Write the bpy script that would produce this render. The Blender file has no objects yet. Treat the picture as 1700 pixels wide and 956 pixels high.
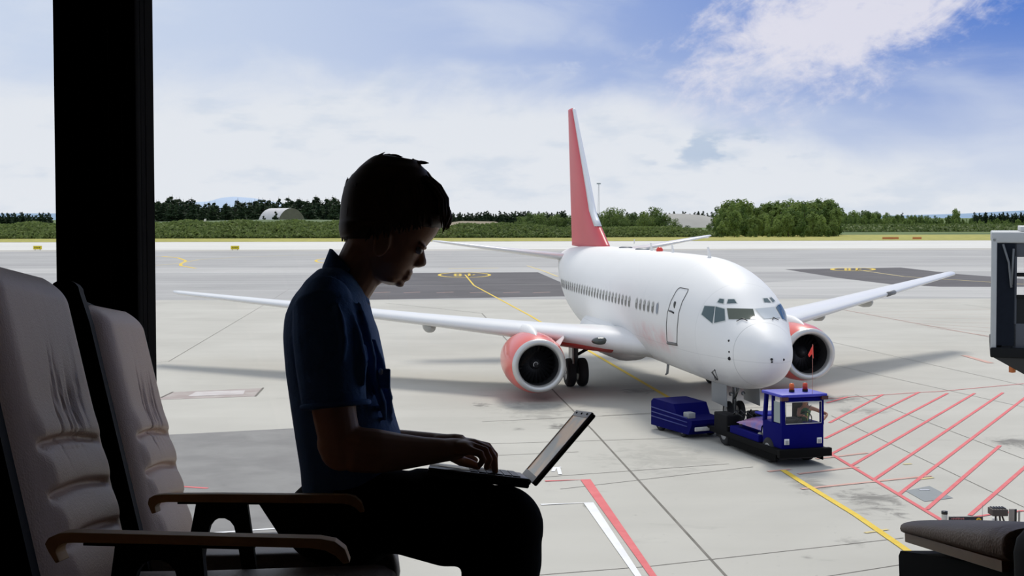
import bpy, bmesh, math, random
from mathutils import Vector, Matrix
from mathutils.bvhtree import BVHTree

# ------------------------------------------------------------------ camera
H = 6.6296                      # eye height above the apron
FPX = 2200.0                    # focal length in pixels of the 1700x956 frame
TH = math.radians(2.0)
CR = 0.002
SH = 360.11 - 478 + FPX * math.tan(TH)
scene = bpy.context.scene
cam_data = bpy.data.cameras.new('camera')
cam = bpy.data.objects.new('camera', cam_data)
scene.collection.objects.link(cam)
CAMR = Matrix.Rotation(math.pi / 2 - TH, 3, 'X') @ Matrix.Rotation(-CR, 3, 'Z')
cam.matrix_world = Matrix.Translation((0, 0, H)) @ CAMR.to_4x4()
cam_data.sensor_width = 36.0
cam_data.lens = FPX / 1700 * 36.0
cam_data.shift_y = SH / 1700
cam_data.clip_start = 0.05
cam_data.clip_end = 20000
scene.camera = cam

# ------------------------------------------------------------------ exposure, sky, sun
vs = scene.view_settings
vs.view_transform = 'Standard'
vs.look = 'None'
vs.exposure = 0.0
vs.gamma = 1.0
vs.use_curve_mapping = False

SUN_STRENGTH = 2.45
SUN_EL, SUN_AZ = 50.0, 8.0     # degrees; azimuth from the view axis towards the right
sun_data = bpy.data.lights.new('sun', 'SUN')
sun_data.energy = SUN_STRENGTH
sun_data.angle = math.radians(14)
sun_data.color = (1.0, 0.955, 0.88)
sun = bpy.data.objects.new('sun', sun_data)
scene.collection.objects.link(sun)
_e, _a = math.radians(SUN_EL), math.radians(SUN_AZ)
sdir = Vector((math.sin(_a) * math.cos(_e), math.cos(_a) * math.cos(_e), math.sin(_e)))
sun.rotation_euler = sdir.to_track_quat('Z', 'Y').to_euler()
sun.location = (0, 0, 60)


class NT:
    """small helper to write node trees"""
    def __init__(self, tree):
        self.t = tree
        self.t.nodes.clear()
    def n(self, kind, **kw):
        nd = self.t.nodes.new('ShaderNode' + kind)
        for k, v in kw.items():
            if k.startswith('i_'):
                nd.inputs[k[2:].replace('_', ' ')].default_value = v
            else:
                setattr(nd, k, v)
        return nd
    def l(self, a, b):
        self.t.links.new(a, b)
    def put(self, sock, v):
        if hasattr(v, 'is_output'):
            self.l(v, sock)
        else:
            sock.default_value = v
    def math(self, op, a, b=None, c=None, clamp=False):
        nd = self.n('Math', operation=op, use_clamp=clamp)
        self.put(nd.inputs[0], a)
        if b is not None: self.put(nd.inputs[1], b)
        if c is not None: self.put(nd.inputs[2], c)
        return nd.outputs[0]
    def smooth(self, v, a, b):
        nd = self.n('MapRange', interpolation_type='SMOOTHSTEP')
        self.put(nd.inputs['Value'], v); self.put(nd.inputs['From Min'], a); self.put(nd.inputs['From Max'], b)
        return nd.outputs[0]
    def mix(self, f, a, b):
        nd = self.n('Mix', data_type='RGBA')
        self.put(nd.inputs[0], f)
        self.put(nd.inputs[6], a if hasattr(a, 'is_output') else (*a[:3], 1))
        self.put(nd.inputs[7], b if hasattr(b, 'is_output') else (*b[:3], 1))
        return nd.outputs[2]
    def noise(self, vec, scale, detail=4, rough=.55, dist=0.0):
        nd = self.n('TexNoise')
        if vec is not None: self.l(vec, nd.inputs['Vector'])
        nd.inputs['Scale'].default_value = scale
        nd.inputs['Detail'].default_value = detail
        nd.inputs['Roughness'].default_value = rough
        nd.inputs['Distortion'].default_value = dist
        return nd.outputs['Fac']
    def mapping(self, vec, loc=(0, 0, 0), rot=(0, 0, 0), sc=(1, 1, 1)):
        nd = self.n('Mapping')
        self.l(vec, nd.inputs['Vector'])
        nd.inputs['Location'].default_value = loc
        nd.inputs['Rotation'].default_value = rot
        nd.inputs['Scale'].default_value = sc
        return nd.outputs[0]


def srgb(r, g, b):
    f = lambda c: ((c / 255 + .055) / 1.055) ** 2.4 if c > 10 else c / 255 / 12.92
    return (f(r), f(g), f(b))


world = bpy.data.worlds.new('sky')
scene.world = world
world.use_nodes = True
w = NT(world.node_tree)
tc = w.n('TexCoord')
dirv = tc.outputs['Generated']
sx = w.n('SeparateXYZ'); w.l(dirv, sx.inputs[0])
X, Y, Z = sx.outputs
# clear sky: pale near the horizon and to the left, deeper blue up and to the right
pale = srgb(214, 222, 236)
ub = w.smooth(X, -.34, .40)
vb = w.smooth(Z, .01, .17)
blue = w.math('MULTIPLY', w.math('POWER', ub, 1.1), w.math('ADD', w.math('MULTIPLY', vb, .72), .28), clamp=True)
deep = w.mix(blue, srgb(203, 216, 238), srgb(82, 126, 208))
sky = w.mix(w.smooth(Z, -.02, .10), srgb(226, 232, 240), deep)
softn = w.noise(w.mapping(dirv, sc=(3, 3, 9)), 2.2, 5, .55, .3)
sky = w.mix(w.math('MULTIPLY', w.smooth(softn, .42, .75), .45), sky, srgb(226, 232, 242))
# low bank of soft cloud
lown = w.noise(w.mapping(dirv, loc=(.3, 0, .2), sc=(1, 1, 2.0)), 9.0, 7, .55, .4)
bound = w.math('SUBTRACT', .108, w.math('MULTIPLY', w.math('MAXIMUM', w.math('SUBTRACT', X, .03), 0.0), .22))
edge = w.math('ADD', w.math('SUBTRACT', bound, Z), w.math('MULTIPLY', w.math('SUBTRACT', lown, .5), .09))
low = w.smooth(edge, -.012, .03)
lowcol = w.mix(w.smooth(w.noise(w.mapping(dirv, loc=(1.7, 0, .9), sc=(1, 1, 3.0)), 14.0, 5, .55), .50, .68),
               srgb(232, 236, 242), srgb(217, 225, 236))
sky = w.mix(w.math('MULTIPLY', low, .92), sky, lowcol)
# small grey-blue clouds in the low bank
gn = w.noise(w.mapping(dirv, loc=(.08, .4, .1), sc=(1, 1, 2.6)), 19.0, 5, .5)
gband = w.math('MULTIPLY', w.smooth(Z, .028, .046), w.math('SUBTRACT', 1.0, w.smooth(Z, .056, .072)))
gband = w.math('MULTIPLY', gband, w.math('MULTIPLY', w.smooth(X, .08, .12), w.math('SUBTRACT', 1.0, w.smooth(X, .19, .24))))
sky = w.mix(w.math('MULTIPLY', w.math('MULTIPLY', w.smooth(gn, .50, .60), gband), .8), sky, srgb(180, 198, 222))
# altocumulus field high on the right
cx = w.math('SUBTRACT', X, .235); cz = w.math('SUBTRACT', Z, .140)
aa = math.radians(27)
ma = w.math('ADD', w.math('MULTIPLY', cx, math.cos(aa)), w.math('MULTIPLY', cz, math.sin(aa)))
mi = w.math('SUBTRACT', w.math('MULTIPLY', cz, math.cos(aa)), w.math('MULTIPLY', cx, math.sin(aa)))
mi2 = w.math('ADD', mi, w.math('MULTIPLY', ma, .10))
el = w.math('SQRT', w.math('ADD', w.math('POWER', w.math('ABSOLUTE', w.math('DIVIDE', ma, .135)), 2.0),
                           w.math('POWER', w.math('ABSOLUTE', w.math('DIVIDE', mi2, .052)), 2.0)))
fib = w.noise(w.mapping(w.mapping(dirv, rot=(0, math.radians(24), 0)), sc=(1, 1, 2.1)), 16.0, 8, .64, .5)
puff = w.noise(w.mapping(dirv, loc=(.4, .1, .6), sc=(1, 1, 1.5)), 52.0, 5, .6, .3)
cl = w.math('ADD', w.math('MULTIPLY', fib, .8), w.math('MULTIPLY', puff, .5))
cl = w.math('ADD', cl, w.math('MULTIPLY', w.math('SUBTRACT', 1.0, el), .42))
sky = w.mix(w.math('MULTIPLY', w.smooth(cl, .60, .98), .93), sky, srgb(230, 229, 240))
# a few stray puffs elsewhere
st = w.noise(w.mapping(dirv, loc=(.9, .2, .35), sc=(1, 1, 1.6)), 17.0, 8, .66, .6)
stm = w.math('MULTIPLY', w.smooth(Z, .085, .13), w.smooth(X, -.06, .04))
sky = w.mix(w.math('MULTIPLY', w.math('MULTIPLY', w.smooth(st, .60, .74), stm), .7), sky, srgb(226, 231, 243))
# the rest of the dome: thin bright overcast
sky = w.mix(w.smooth(Z, .2, .5), sky, (.66, .72, .82))
bg = w.n('Background'); w.l(sky, bg.inputs['Color']); bg.inputs['Strength'].default_value = 1.0
wo = w.n('OutputWorld'); w.l(bg.outputs[0], wo.inputs['Surface'])

# ------------------------------------------------------------------ where things are
def ray(px, py):
    d = Vector(((px - 850) / FPX, -(py - 478 - SH) / FPX, -1.0))
    return CAMR @ d

def G(px, py, z=0.0):
    d = ray(px, py)
    t = (z - H) / d.z
    return Vector((d.x * t, d.y * t, z))

def AT(px, py, y):
    d = ray(px, py)
    t = y / d.y
    return Vector((d.x * t, y, H + d.z * t))

# the waiting room stands on a ramp that falls towards the window
ALPHA = math.atan(330 / 2200)
FI = Matrix.Translation((0, 0, H)) @ Matrix.Rotation(-ALPHA, 4, 'X')
FI_INV3 = Matrix.Rotation(ALPHA, 3, 'X')

def L(px, py, D):
    d = FI_INV3 @ ray(px, py)
    t = D / d.y
    return Vector((d.x * t, D, d.z * t))

FLOOR = -0.80                   # ramp surface below the eye, in the room's frame
ID = Matrix.Identity(4)

# ------------------------------------------------------------------ mesh helpers
C = scene.collection

class MB:
    def __init__(self, frame=ID):
        self.v = []; self.f = []; self.mi = []; self.sm = []; self.frame = frame; self.m = 0; self.smooth = False
    def add(self, vs, fs, M=None, smooth=None):
        o = len(self.v)
        for p in vs:
            p = Vector(p)
            if M is not None: p = M @ p
            self.v.append(p)
        s = self.smooth if smooth is None else smooth
        for f in fs:
            self.f.append([i + o for i in f]); self.mi.append(self.m); self.sm.append(s)
        return self
    def box(self, lo, hi, M=None):
        x0, y0, z0 = lo; x1, y1, z1 = hi
        vs = [(x0, y0, z0), (x1, y0, z0), (x1, y1, z0), (x0, y1, z0), (x0, y0, z1), (x1, y0, z1), (x1, y1, z1), (x0, y1, z1)]
        return self.add(vs, [(0, 3, 2, 1), (4, 5, 6, 7), (0, 1, 5, 4), (1, 2, 6, 5), (2, 3, 7, 6), (3, 0, 4, 7)], M, False)
    def bbox(self, lo, hi, b=.02, M=None):
        """box with bevelled edges"""
        bm = bmesh.new()
        bmesh.ops.create_cube(bm, size=1)
        for v in bm.verts:
            v.co = Vector([lo[i] + (v.co[i] + .5) * (hi[i] - lo[i]) for i in range(3)])
        bmesh.ops.bevel(bm, geom=bm.edges[:], offset=b, segments=3, profile=.5, affect='EDGES')
        bm.verts.index_update()
        self.add([v.co.copy() for v in bm.verts], [[v.index for v in f.verts] for f in bm.faces], M, True)
        bm.free()
        return self
    def prism(self, pts, a, b, axis='y', M=None, smooth=False):
        """closed outline pts (2D) extruded from a to b along axis"""
        n = len(pts)
        def mk(p, t):
            return {'y': (p[0], t, p[1]), 'x': (t, p[0], p[1]), 'z': (p[0], p[1], t)}[axis]
        vs = [mk(p, a) for p in pts] + [mk(p, b) for p in pts]
        fs = [(i, (i + 1) % n, n + (i + 1) % n, n + i) for i in range(n)]
        self.add(vs, fs, M, smooth)
        o = len(self.v) - 2 * n
        self.f.append([o + i for i in range(n)][::-1]); self.mi.append(self.m); self.sm.append(False)
        self.f.append([o + n + i for i in range(n)]); self.mi.append(self.m); self.sm.append(False)
        return self
    def tube(self, pts, r, n=10, M=None, cap=True, flat=None):
        pts = [Vector(p) for p in pts]
        rs = r if isinstance(r, (list, tuple)) else [r] * len(pts)
        vs = []; up = Vector((0, 0, 1))
        prev = None
        for i, p in enumerate(pts):
            a = pts[max(i - 1, 0)]; b = pts[min(i + 1, len(pts) - 1)]
            t = (b - a).normalized()
            if prev is None:
                s = t.cross(up)
                if s.length < 1e-3: s = t.cross(Vector((1, 0, 0)))
                s.normalize()
            else:
                s = (prev - t * prev.dot(t))
                if s.length < 1e-6: s = t.cross(up)
                s.normalize()
            prev = s
            q = t.cross(s)
            for k in range(n):
                an = 2 * math.pi * k / n
                vs.append(p + s * math.cos(an) * rs[i] + q * math.sin(an) * rs[i] * (flat or 1))
        m = len(pts)
        fs = [(i * n + k, i * n + (k + 1) % n, (i + 1) * n + (k + 1) % n, (i + 1) * n + k) for i in range(m - 1) for k in range(n)]
        if cap:
            fs += [list(range(n))[::-1], [(m - 1) * n + k for k in range(n)]]
        return self.add(vs, fs, M, True)
    def lathe(self, prof, n=32, M=None, a0=0, a1=2 * math.pi, sz=1.0):
        """prof: (radius, along) pairs, turned about +y"""
        vs = []; full = abs(a1 - a0 - 2 * math.pi) < 1e-6
        for r, t in prof:
            for k in range(n if full else n + 1):
                an = a0 + (a1 - a0) * k / n
                vs.append((r * math.cos(an), t, r * math.sin(an) * sz))
        c = n if full else n + 1
        fs = [(i * c + k, i * c + (k + 1) % c, (i + 1) * c + (k + 1) % c, (i + 1) * c + k) for i in range(len(prof) - 1) for k in range(n)]
        return self.add(vs, fs, M, True)
    def ball(self, c, r, n=12, M=None):
        r = r if isinstance(r, (tuple, list, Vector)) else (r, r, r)
        vs = [(c[0], c[1], c[2] + r[2])]
        for i in range(1, n):
            th = math.pi * i / n
            for k in range(2 * n):
                ph = math.pi * k / n
                vs.append((c[0] + r[0] * math.sin(th) * math.cos(ph), c[1] + r[1] * math.sin(th) * math.sin(ph), c[2] + r[2] * math.cos(th)))
        vs.append((c[0], c[1], c[2] - r[2]))
        w_ = 2 * n; fs = [(0, 1 + k, 1 + (k + 1) % w_) for k in range(w_)]
        for i in range(n - 2):
            for k in range(w_):
                a = 1 + i * w_ + k; b = 1 + i * w_ + (k + 1) % w_
                fs.append((a, a + w_, b + w_, b))
        e = len(vs) - 1
        fs += [(e, 1 + (n - 2) * w_ + (k + 1) % w_, 1 + (n - 2) * w_ + k) for k in range(w_)]
        return self.add(vs, fs, M, True)
    def grid(self, rows, closed=False, M=None, smooth=True):
        n = len(rows[0]); vs = [p for r in rows for p in r]
        fs = [(i * n + k, i * n + (k + 1) % n, (i + 1) * n + (k + 1) % n, (i + 1) * n + k)
              for i in range(len(rows) - 1) for k in range(n if closed else n - 1)]
        return self.add(vs, fs, M, smooth)
    def build(self, name, mats, parent=None, fix=True, data=None):
        inv = parent.matrix_world.inverted() if parent is not None else ID
        T = inv @ self.frame
        me = bpy.data.meshes.new(name)
        me.from_pydata([T @ p for p in self.v], [], self.f)
        if not isinstance(mats, (list, tuple)): mats = [mats]
        for m_ in mats: me.materials.append(m_)
        for p, k, s in zip(me.polygons, self.mi, self.sm):
            p.material_index = k; p.use_smooth = s
        if fix:
            bm = bmesh.new(); bm.from_mesh(me)
            bmesh.ops.recalc_face_normals(bm, faces=bm.faces)
            bm.to_mesh(me); bm.free()
        o = bpy.data.objects.new(name, me)
        C.objects.link(o)
        if parent is not None:
            o.parent = parent
            o.matrix_world = parent.matrix_world.copy()
        return o

def empty(name, M, label=None, cat=None, group=None, kind=None):
    o = bpy.data.objects.new(name, None)
    o.empty_display_size = .2
    C.objects.link(o)
    o.matrix_world = M
    tag(o, label, cat, group, kind)
    return o

def tag(o, label=None, cat=None, group=None, kind=None):
    if label: o['label'] = label
    if cat: o['category'] = cat
    if group: o['group'] = group
    if kind: o['kind'] = kind
    return o

def rebase(o, p):
    """move a parentless mesh's origin to p"""
    p = Vector(p)
    o.data.transform(Matrix.Translation(-p)); o.matrix_world = Matrix.Translation(p)
    return o

def remesh(o, voxel, smooth=2, sub=False):
    m_ = o.modifiers.new('remesh', 'REMESH'); m_.mode = 'VOXEL'; m_.voxel_size = voxel; m_.use_smooth_shade = True
    if smooth:
        s_ = o.modifiers.new('smooth', 'SMOOTH'); s_.iterations = smooth; s_.factor = .5

# ------------------------------------------------------------------ materials
MATS = {}
def mat(name, col, rough=.6, metal=0.0, spec=.5, var=0.0, vscale=5.0, bump=0.0, bscale=40.0, coat=0.0, emit=None, es=1.0):
    if name in MATS: return MATS[name]
    m_ = bpy.data.materials.new(name); m_.use_nodes = True
    t = NT(m_.node_tree)
    b = t.n('BsdfPrincipled'); o = t.n('OutputMaterial'); t.l(b.outputs[0], o.inputs[0])
    b.inputs['Roughness'].default_value = rough; b.inputs['Metallic'].default_value = metal
    b.inputs['Specular IOR Level'].default_value = spec
    b.inputs['Coat Weight'].default_value = coat
    co = t.n('TexCoord').outputs['Object']
    c = col
    if var:
        nz = t.noise(co, vscale, 5, .6)
        c = t.mix(nz, [max(0, x * (1 - var)) for x in col], [min(1, x * (1 + var)) for x in col])
        t.l(c, b.inputs['Base Color'])
    else:
        b.inputs['Base Color'].default_value = (*col, 1)
    if bump:
        bp = t.n('Bump'); bp.inputs['Strength'].default_value = bump; bp.inputs['Distance'].default_value = .01
        t.l(t.noise(co, bscale, 4, .6), bp.inputs['Height']); t.l(bp.outputs[0], b.inputs['Normal'])
    if emit:
        b.inputs['Emission Color'].default_value = (*emit, 1); b.inputs['Emission Strength'].default_value = es
    MATS[name] = m_
    return m_

black = mat('black_lacquer', (.006, .006, .006), .35)
dark_metal = mat('dark_metal', (.02, .02, .022), .4, .6)
rubber = mat('rubber', (.012, .012, .013), .8, var=.3)
steel = mat('brushed_steel', (.45, .46, .47), .35, .9, var=.1)
grey_paint = mat('grey_paint', (.30, .31, .31), .5, var=.1, vscale=2)
white_paint = mat('white_paint', (.80, .80, .79), .35, var=.03, vscale=1.5)
red_paint = mat('red_paint', (.72, .075, .06), .35, var=.08, vscale=1.5, coat=.3)
# ------------------------------------------------------------------ the waiting room (dark, unlit)
wallm = mat('wall_paint', (.025, .023, .021), .9, var=.2)
floorm = mat('dark_carpet', (.02, .018, .017), .95, var=.3, vscale=30)
RX0, RX1, RY0, RY1 = -3.2, 9.0, -3.0, 4.3
zf = lambda y: H + FLOOR / math.cos(ALPHA) - y * math.tan(ALPHA)       # ramp height at y
CEIL = H + 2.0
f = MB()
f.add([(RX0, RY0, zf(RY0)), (RX1, RY0, zf(RY0)), (RX1, RY1, zf(RY1)), (RX0, RY1, zf(RY1)),
       (RX0, RY0, zf(RY1) - .3), (RX1, RY0, zf(RY1) - .3), (RX1, RY1, zf(RY1) - .3), (RX0, RY1, zf(RY1) - .3)],
      [(0, 1, 2, 3), (4, 7, 6, 5), (0, 4, 5, 1), (1, 5, 6, 2), (2, 6, 7, 3), (3, 7, 4, 0)])
tag(f.build('floor', floorm), kind='structure')
# ceiling runs on outside as an added, unseen overhang keeping sun off the seats
tag(MB().box((RX0 - .2, RY0 - .2, CEIL), (RX1 + .2, 6.7, CEIL + .3)).build('ceiling_with_added_overhang', wallm), kind='structure')
tag(MB().box((RX0 - .2, RY0, 0.3), (RX0, RY1, CEIL)).build('wall_left', wallm), kind='structure')
tag(MB().box((RX1, RY0, 0.3), (RX1 + .2, RY1, CEIL)).build('wall_right', wallm), kind='structure')
tag(MB().box((RX0 - .2, RY0 - .2, 0.3), (RX1 + .2, RY0, CEIL)).build('wall_back', wallm), kind='structure')
# wall below the window
tag(MB().box((RX0 - .2, RY1 - .15, 0.0), (RX1 + .2, RY1 + .05, zf(RY1) + .02)).build('wall_front', wallm), kind='structure')

glass = bpy.data.materials.new('window_glass'); glass.use_nodes = True
t = NT(glass.node_tree)
tr = t.n('BsdfTransparent'); gl = t.n('BsdfGlossy'); gl.inputs['Roughness'].default_value = 0.0
mx = t.n('MixShader'); mx.inputs[0].default_value = .02
t.l(tr.outputs[0], mx.inputs[1]); t.l(gl.outputs[0], mx.inputs[2])
o_ = t.n('OutputMaterial'); t.l(mx.outputs[0], o_.inputs[0])
MATS['glass'] = glass

pilm = mat('pillar_cladding', (.006, .005, .0045), 1.0, spec=.05, var=.2)
edgem = mat('pillar_seam_highlight', (.10, .10, .10), .6, .3)  # paler tone paints in the light that narrow pillar edges catch
PY = 4.0
xa = AT(90, 250, PY).x; xb = AT(176, 250, PY).x; xc = AT(182, 250, PY).x; xd = AT(198, 250, PY).x; xe = AT(203, 250, PY).x; xf = AT(226, 250, PY).x
zb = zf(PY) - .02
pil = MB().bbox((xa, PY, zb), (xb, PY + .22, CEIL), .006).build('pillar', pilm)
tag(pil, kind='structure', label='black pillar and window post at left of the window', )
pil.name = 'trim_1'
MB().box((xb, PY + .05, zb), (xf, PY + .2, CEIL)).build('post_core', pilm, pil)
MB().bbox((xc, PY + .005, zb), (xd, PY + .06, CEIL), .003).build('post_strip', pilm, pil)
MB().bbox((xe, PY, zb), (xf, PY + .06, CEIL), .004).build('post_strip', pilm, pil)
for a, b in ((xb + .001, xb + .0045), (xd + .002, xd + .0055)):
    MB().box((a, PY + .02, zb), (b, PY + .055, CEIL)).build('edge_highlight_strip', edgem, pil)
def pane(n, a, b):
    w_ = MB().box((a, PY + .1, zf(PY) + .02), (b, PY + .112, CEIL)).build('window_%d' % n, glass)
    tag(w_, kind='structure')
    fr = MB().box((a, PY + .07, zf(PY + .07) - .03), (b, PY + .15, zf(PY) + .03)).box((a, PY + .07, CEIL - .05), (b, PY + .15, CEIL)).build('window_frame', pilm, w_)
pane(1, RX0, xa); pane(2, xf, 5.0); pane(3, 5.06, RX1)
tag(MB().box((5.0, PY + .02, zb), (5.06, PY + .2, CEIL)).build('trim_2', pilm), kind='structure')

# ------------------------------------------------------------------ the ground outside
def ground_mat(name, base, base2, sc, speck=.5, streak=0.0, stains_shade=(), dirt_shade=(.13, .125, .115)):
    m_ = bpy.data.materials.new(name); m_.use_nodes = True
    t = NT(m_.node_tree)
    b = t.n('BsdfPrincipled'); o = t.n('OutputMaterial'); t.l(b.outputs[0], o.inputs[0])
    b.inputs['Roughness'].default_value = .85; b.inputs['Specular IOR Level'].default_value = .25
    co = t.n('TexCoord').outputs['Object']
    n1 = t.noise(co, sc, 6, .6, .3)
    c = t.mix(t.smooth(n1, .3, .72), base, base2)
    n2 = t.noise(t.mapping(co, sc=(.35, 1.0, 1.0), rot=(0, 0, .12)), sc * 9, 6, .7, .6)
    dk = [x * .62 for x in base]
    c = t.mix(t.math('MULTIPLY', t.smooth(n2, .60, .80), speck), c, dk)
    n3 = t.noise(co, sc * 60, 3, .6)
    c = t.mix(t.math('MULTIPLY', t.smooth(n3, .66, .74), speck * .8), c, [x * .5 for x in base])
    if streak:
        n4 = t.noise(t.mapping(co, sc=(.02, .35, 1)), 1.0, 5, .6)
        c = t.mix(t.math('MULTIPLY', t.smooth(n4, .40, .7), streak), c, [x * 1.3 for x in base2])
    sp = t.n('SeparateXYZ'); t.l(co, sp.inputs[0])
    sn = t.noise(co, 1.3, 7, .72, .8)
    for (x, y, rx, ry, st) in stains_shade:
        dx = t.math('DIVIDE', t.math('SUBTRACT', sp.outputs[0], x), rx)
        dy = t.math('DIVIDE', t.math('SUBTRACT', sp.outputs[1], y), ry)
        d = t.math('SQRT', t.math('ADD', t.math('MULTIPLY', dx, dx), t.math('MULTIPLY', dy, dy)))
        k = t.math('ADD', t.math('SUBTRACT', 1.0, d), t.math('MULTIPLY', t.math('SUBTRACT', sn, .5), 3.2))
        c = t.mix(t.math('MULTIPLY', t.smooth(k, .25, 1.0), st), c, dirt_shade)
    t.l(c, b.inputs['Base Color'])
    MATS[name] = m_
    return m_

def stain(px, py, wx, wy, st):  # ground blot: used for stains and for the painted engine shade
    g = G(px, py)
    return (g.x, g.y, wx, wy, st)

stains_shade = [stain(1440, 830, 1.0, 2.2, .75), stain(1345, 805, .8, 1.6, .55), stain(1690, 735, 1.1, 1.6, .8),
          stain(925, 708, .55, .9, .85), stain(862, 712, .35, .5, .6), stain(797, 672, .5, .8, .7), stain(1060, 650, 1.2, 1.6, .5),
          stain(1400, 662, 1.4, 1.5, .6), stain(1430, 682, 1.3, 1.4, .55), stain(975, 840, .2, .4, .6),
          stain(1340, 925, .25, .35, .6), stain(900, 680, 2.6, 4.0, .35), stain(1420, 900, .5, .7, .4), stain(1100, 760, 2.5, 3.5, .22)]  # wide blot under the left engine is painted shade; small marks are stains
concrete = ground_mat('apron_concrete', (.445, .430, .385), (.515, .50, .45), .12, .6, .15, stains_shade)
asphalt_l = ground_mat('old_asphalt', (.335, .33, .325), (.40, .395, .385), .05, .25, .4)
asphalt_d = ground_mat('dark_asphalt', (.085, .08, .085), (.115, .11, .115), .15, .5, .15)
asphalt_n = ground_mat('near_asphalt', (.21, .205, .20), (.27, .265, .255), .6, .8)
pale_c = ground_mat('pale_shoulder', (.60, .59, .56), (.66, .65, .61), .03, .15, .3)
grass_m = ground_mat('dry_grass', (.21, .22, .035), (.42, .38, .09), .35, .6, .5, dirt_shade=(.1, .12, .03))
field_m = ground_mat('green_field', (.05, .10, .02), (.14, .19, .05), .02, .4)
road_m = ground_mat('gravel_road', (.42, .40, .36), (.5, .48, .44), .05, .2)

def flat(pts, z, name, m_, parent=None):
    mb = MB()
    mb.add([(p[0], p[1], z) for p in pts] + [(p[0], p[1], z - .004) for p in pts],
           [list(range(len(pts)))] + [[len(pts) + i for i in range(len(pts))][::-1]] +
           [(i, len(pts) + i, len(pts) + (i + 1) % len(pts), (i + 1) % len(pts)) for i in range(len(pts))])
    return mb.build(name, m_, parent)
GRASS_Y = G(850, 400.5).y
apron = MB().add([(-500, -40, 0), (500, -40, 0), (500, GRASS_Y, 0), (-500, GRASS_Y, 0)], [(0, 1, 2, 3)]).build('apron', concrete)
tag(apron, kind='structure')
field = MB().add([(-4000, GRASS_Y, 0), (4000, GRASS_Y, 0), (4000, 9000, 0), (-4000, 9000, 0)], [(0, 1, 2, 3)]).build('field', field_m)
tag(field, kind='structure')
g2 = G(850, 391.5).y
tag(flat([(-500, GRASS_Y, 0), (500, GRASS_Y, 0), (500, 475, 0), (-500, 475, 0)], .02, 'grass_verge', grass_m), kind='structure')
# bands across the apron, far to near
def band(y0, y1, m_, name='taxiway_band', xa_=-480, xb_=480, z=.003):
    return flat([(xa_, G(850, y1).y), (xb_, G(850, y1).y), (xb_, G(850, y0).y), (xa_, G(850, y0).y)], z, name, m_, apron)
band(401, 413.5, pale_c)
band(413.5, 416, road_m)
band(416, 497, asphalt_l)
lightband = ground_mat('pale_asphalt', (.42, .415, .40), (.47, .46, .445), .05, .2, .4)
band(444, 452, lightband, z=.0045)
# dark resurfaced patches
def poly(pxs, m_, name, z=.0065, parent=apron):
    return flat([G(*p) for p in pxs], z, name, m_, parent)
poly([(560, 454), (893, 452), (925, 466), (960, 480), (960, 492), (930, 492), (590, 498), (560, 498)], asphalt_d, 'dark_patch')
poly([(1303, 447), (1495, 444), (1590, 455), (1700, 463), (1700, 476), (1560, 476), (1480, 472), (1390, 461)], asphalt_d, 'dark_patch')
poly([(1180, 474), (1390, 462), (1480, 472), (1560, 476), (1700, 477), (1700, 494), (1180, 488)], lightband, 'pale_patch', .0055)
poly([(180, 727), (470, 712), (600, 706), (560, 956), (540, 1100), (60, 1100), (60, 735)], asphalt_n, 'grey_patch')

yellow = ground_mat('yellow_paint', (.72, .50, .06), (.78, .58, .10), 3.0, .6, dirt_shade=(.3, .25, .1))
yellow_f = ground_mat('faded_yellow_paint', (.62, .50, .22), (.66, .56, .30), 1.0, .5)
redp = ground_mat('red_line_paint', (.66, .15, .16), (.72, .20, .20), 2.0, .5, dirt_shade=(.3, .1, .1))
redf = ground_mat('faded_red_paint', (.60, .36, .30), (.62, .42, .36), 2.0, .5)
whitep = ground_mat('white_line_paint', (.78, .78, .78), (.85, .85, .85), 2.0, .4)
jointm = ground_mat('joint_sealant', (.15, .14, .12), (.22, .205, .18), 2.0, .3)

LINE_N = [0]
def line(pxs, width, m_, name, z=.0095):
    """painted line: pixels of its centre line dropped on the ground, width in metres"""
    LINE_N[0] += 1
    z += .00006 * LINE_N[0]      # coats of paint lie one over another
    P = [G(*p) for p in pxs]
    lft, rgt = [], []
    for i, p in enumerate(P):
        a = P[max(i - 1, 0)]; b = P[min(i + 1, len(P) - 1)]
        d = (b - a); d.z = 0; d.normalize()
        n = Vector((-d.y, d.x, 0)) * width / 2
        k = 1.0
        if 0 < i < len(P) - 1:
            d1 = (P[i] - a).normalized(); c = max(.5, abs(d1.dot(d))); k = 1 / c
        lft.append(p + n * k); rgt.append(p - n * k)
    mb = MB()
    n = len(P)
    mb.add([(q.x, q.y, z) for q in lft] + [(q.x, q.y, z) for q in rgt], [(i, i + 1, n + i + 1, n + i) for i in range(n - 1)])
    return mb.build(name, m_, apron)

def ell(cx_, cy_, rx, ry, n=24, a0=0, a1=360):
    return [(cx_ + rx * math.cos(math.radians(a0 + (a1 - a0) * i / n)), cy_ + ry * math.sin(math.radians(a0 + (a1 - a0) * i / n))) for i in range(n + 1)]

# joints between the slabs
for pxs in ([(640, 503), (800, 520), (925, 655), (985, 715), (1205, 956), (1330, 1090)], [(640, 742), (1100, 728), (1130, 726)],
            [(800, 700), (1100, 686)], [(800, 757), (960, 750)], [(1000, 690), (1340, 672)],
            [(1380, 690), (1700, 842)], [(1420, 655), (1700, 762)], [(1280, 545), (1700, 640)], [(1290, 585), (1700, 676)],
            [(700, 970), (1080, 940), (1500, 893)], [(860, 795), (1210, 770)], [(225, 605), (280, 600), (440, 505), (480, 480)],
            [(1100, 1000), (1700, 905)], [(930, 812), (1250, 775)], [(1600, 505), (1700, 520)]):
    line(pxs, .03 if pxs[0] != (640, 503) else .06, jointm, 'slab_joint', .0042)

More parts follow.
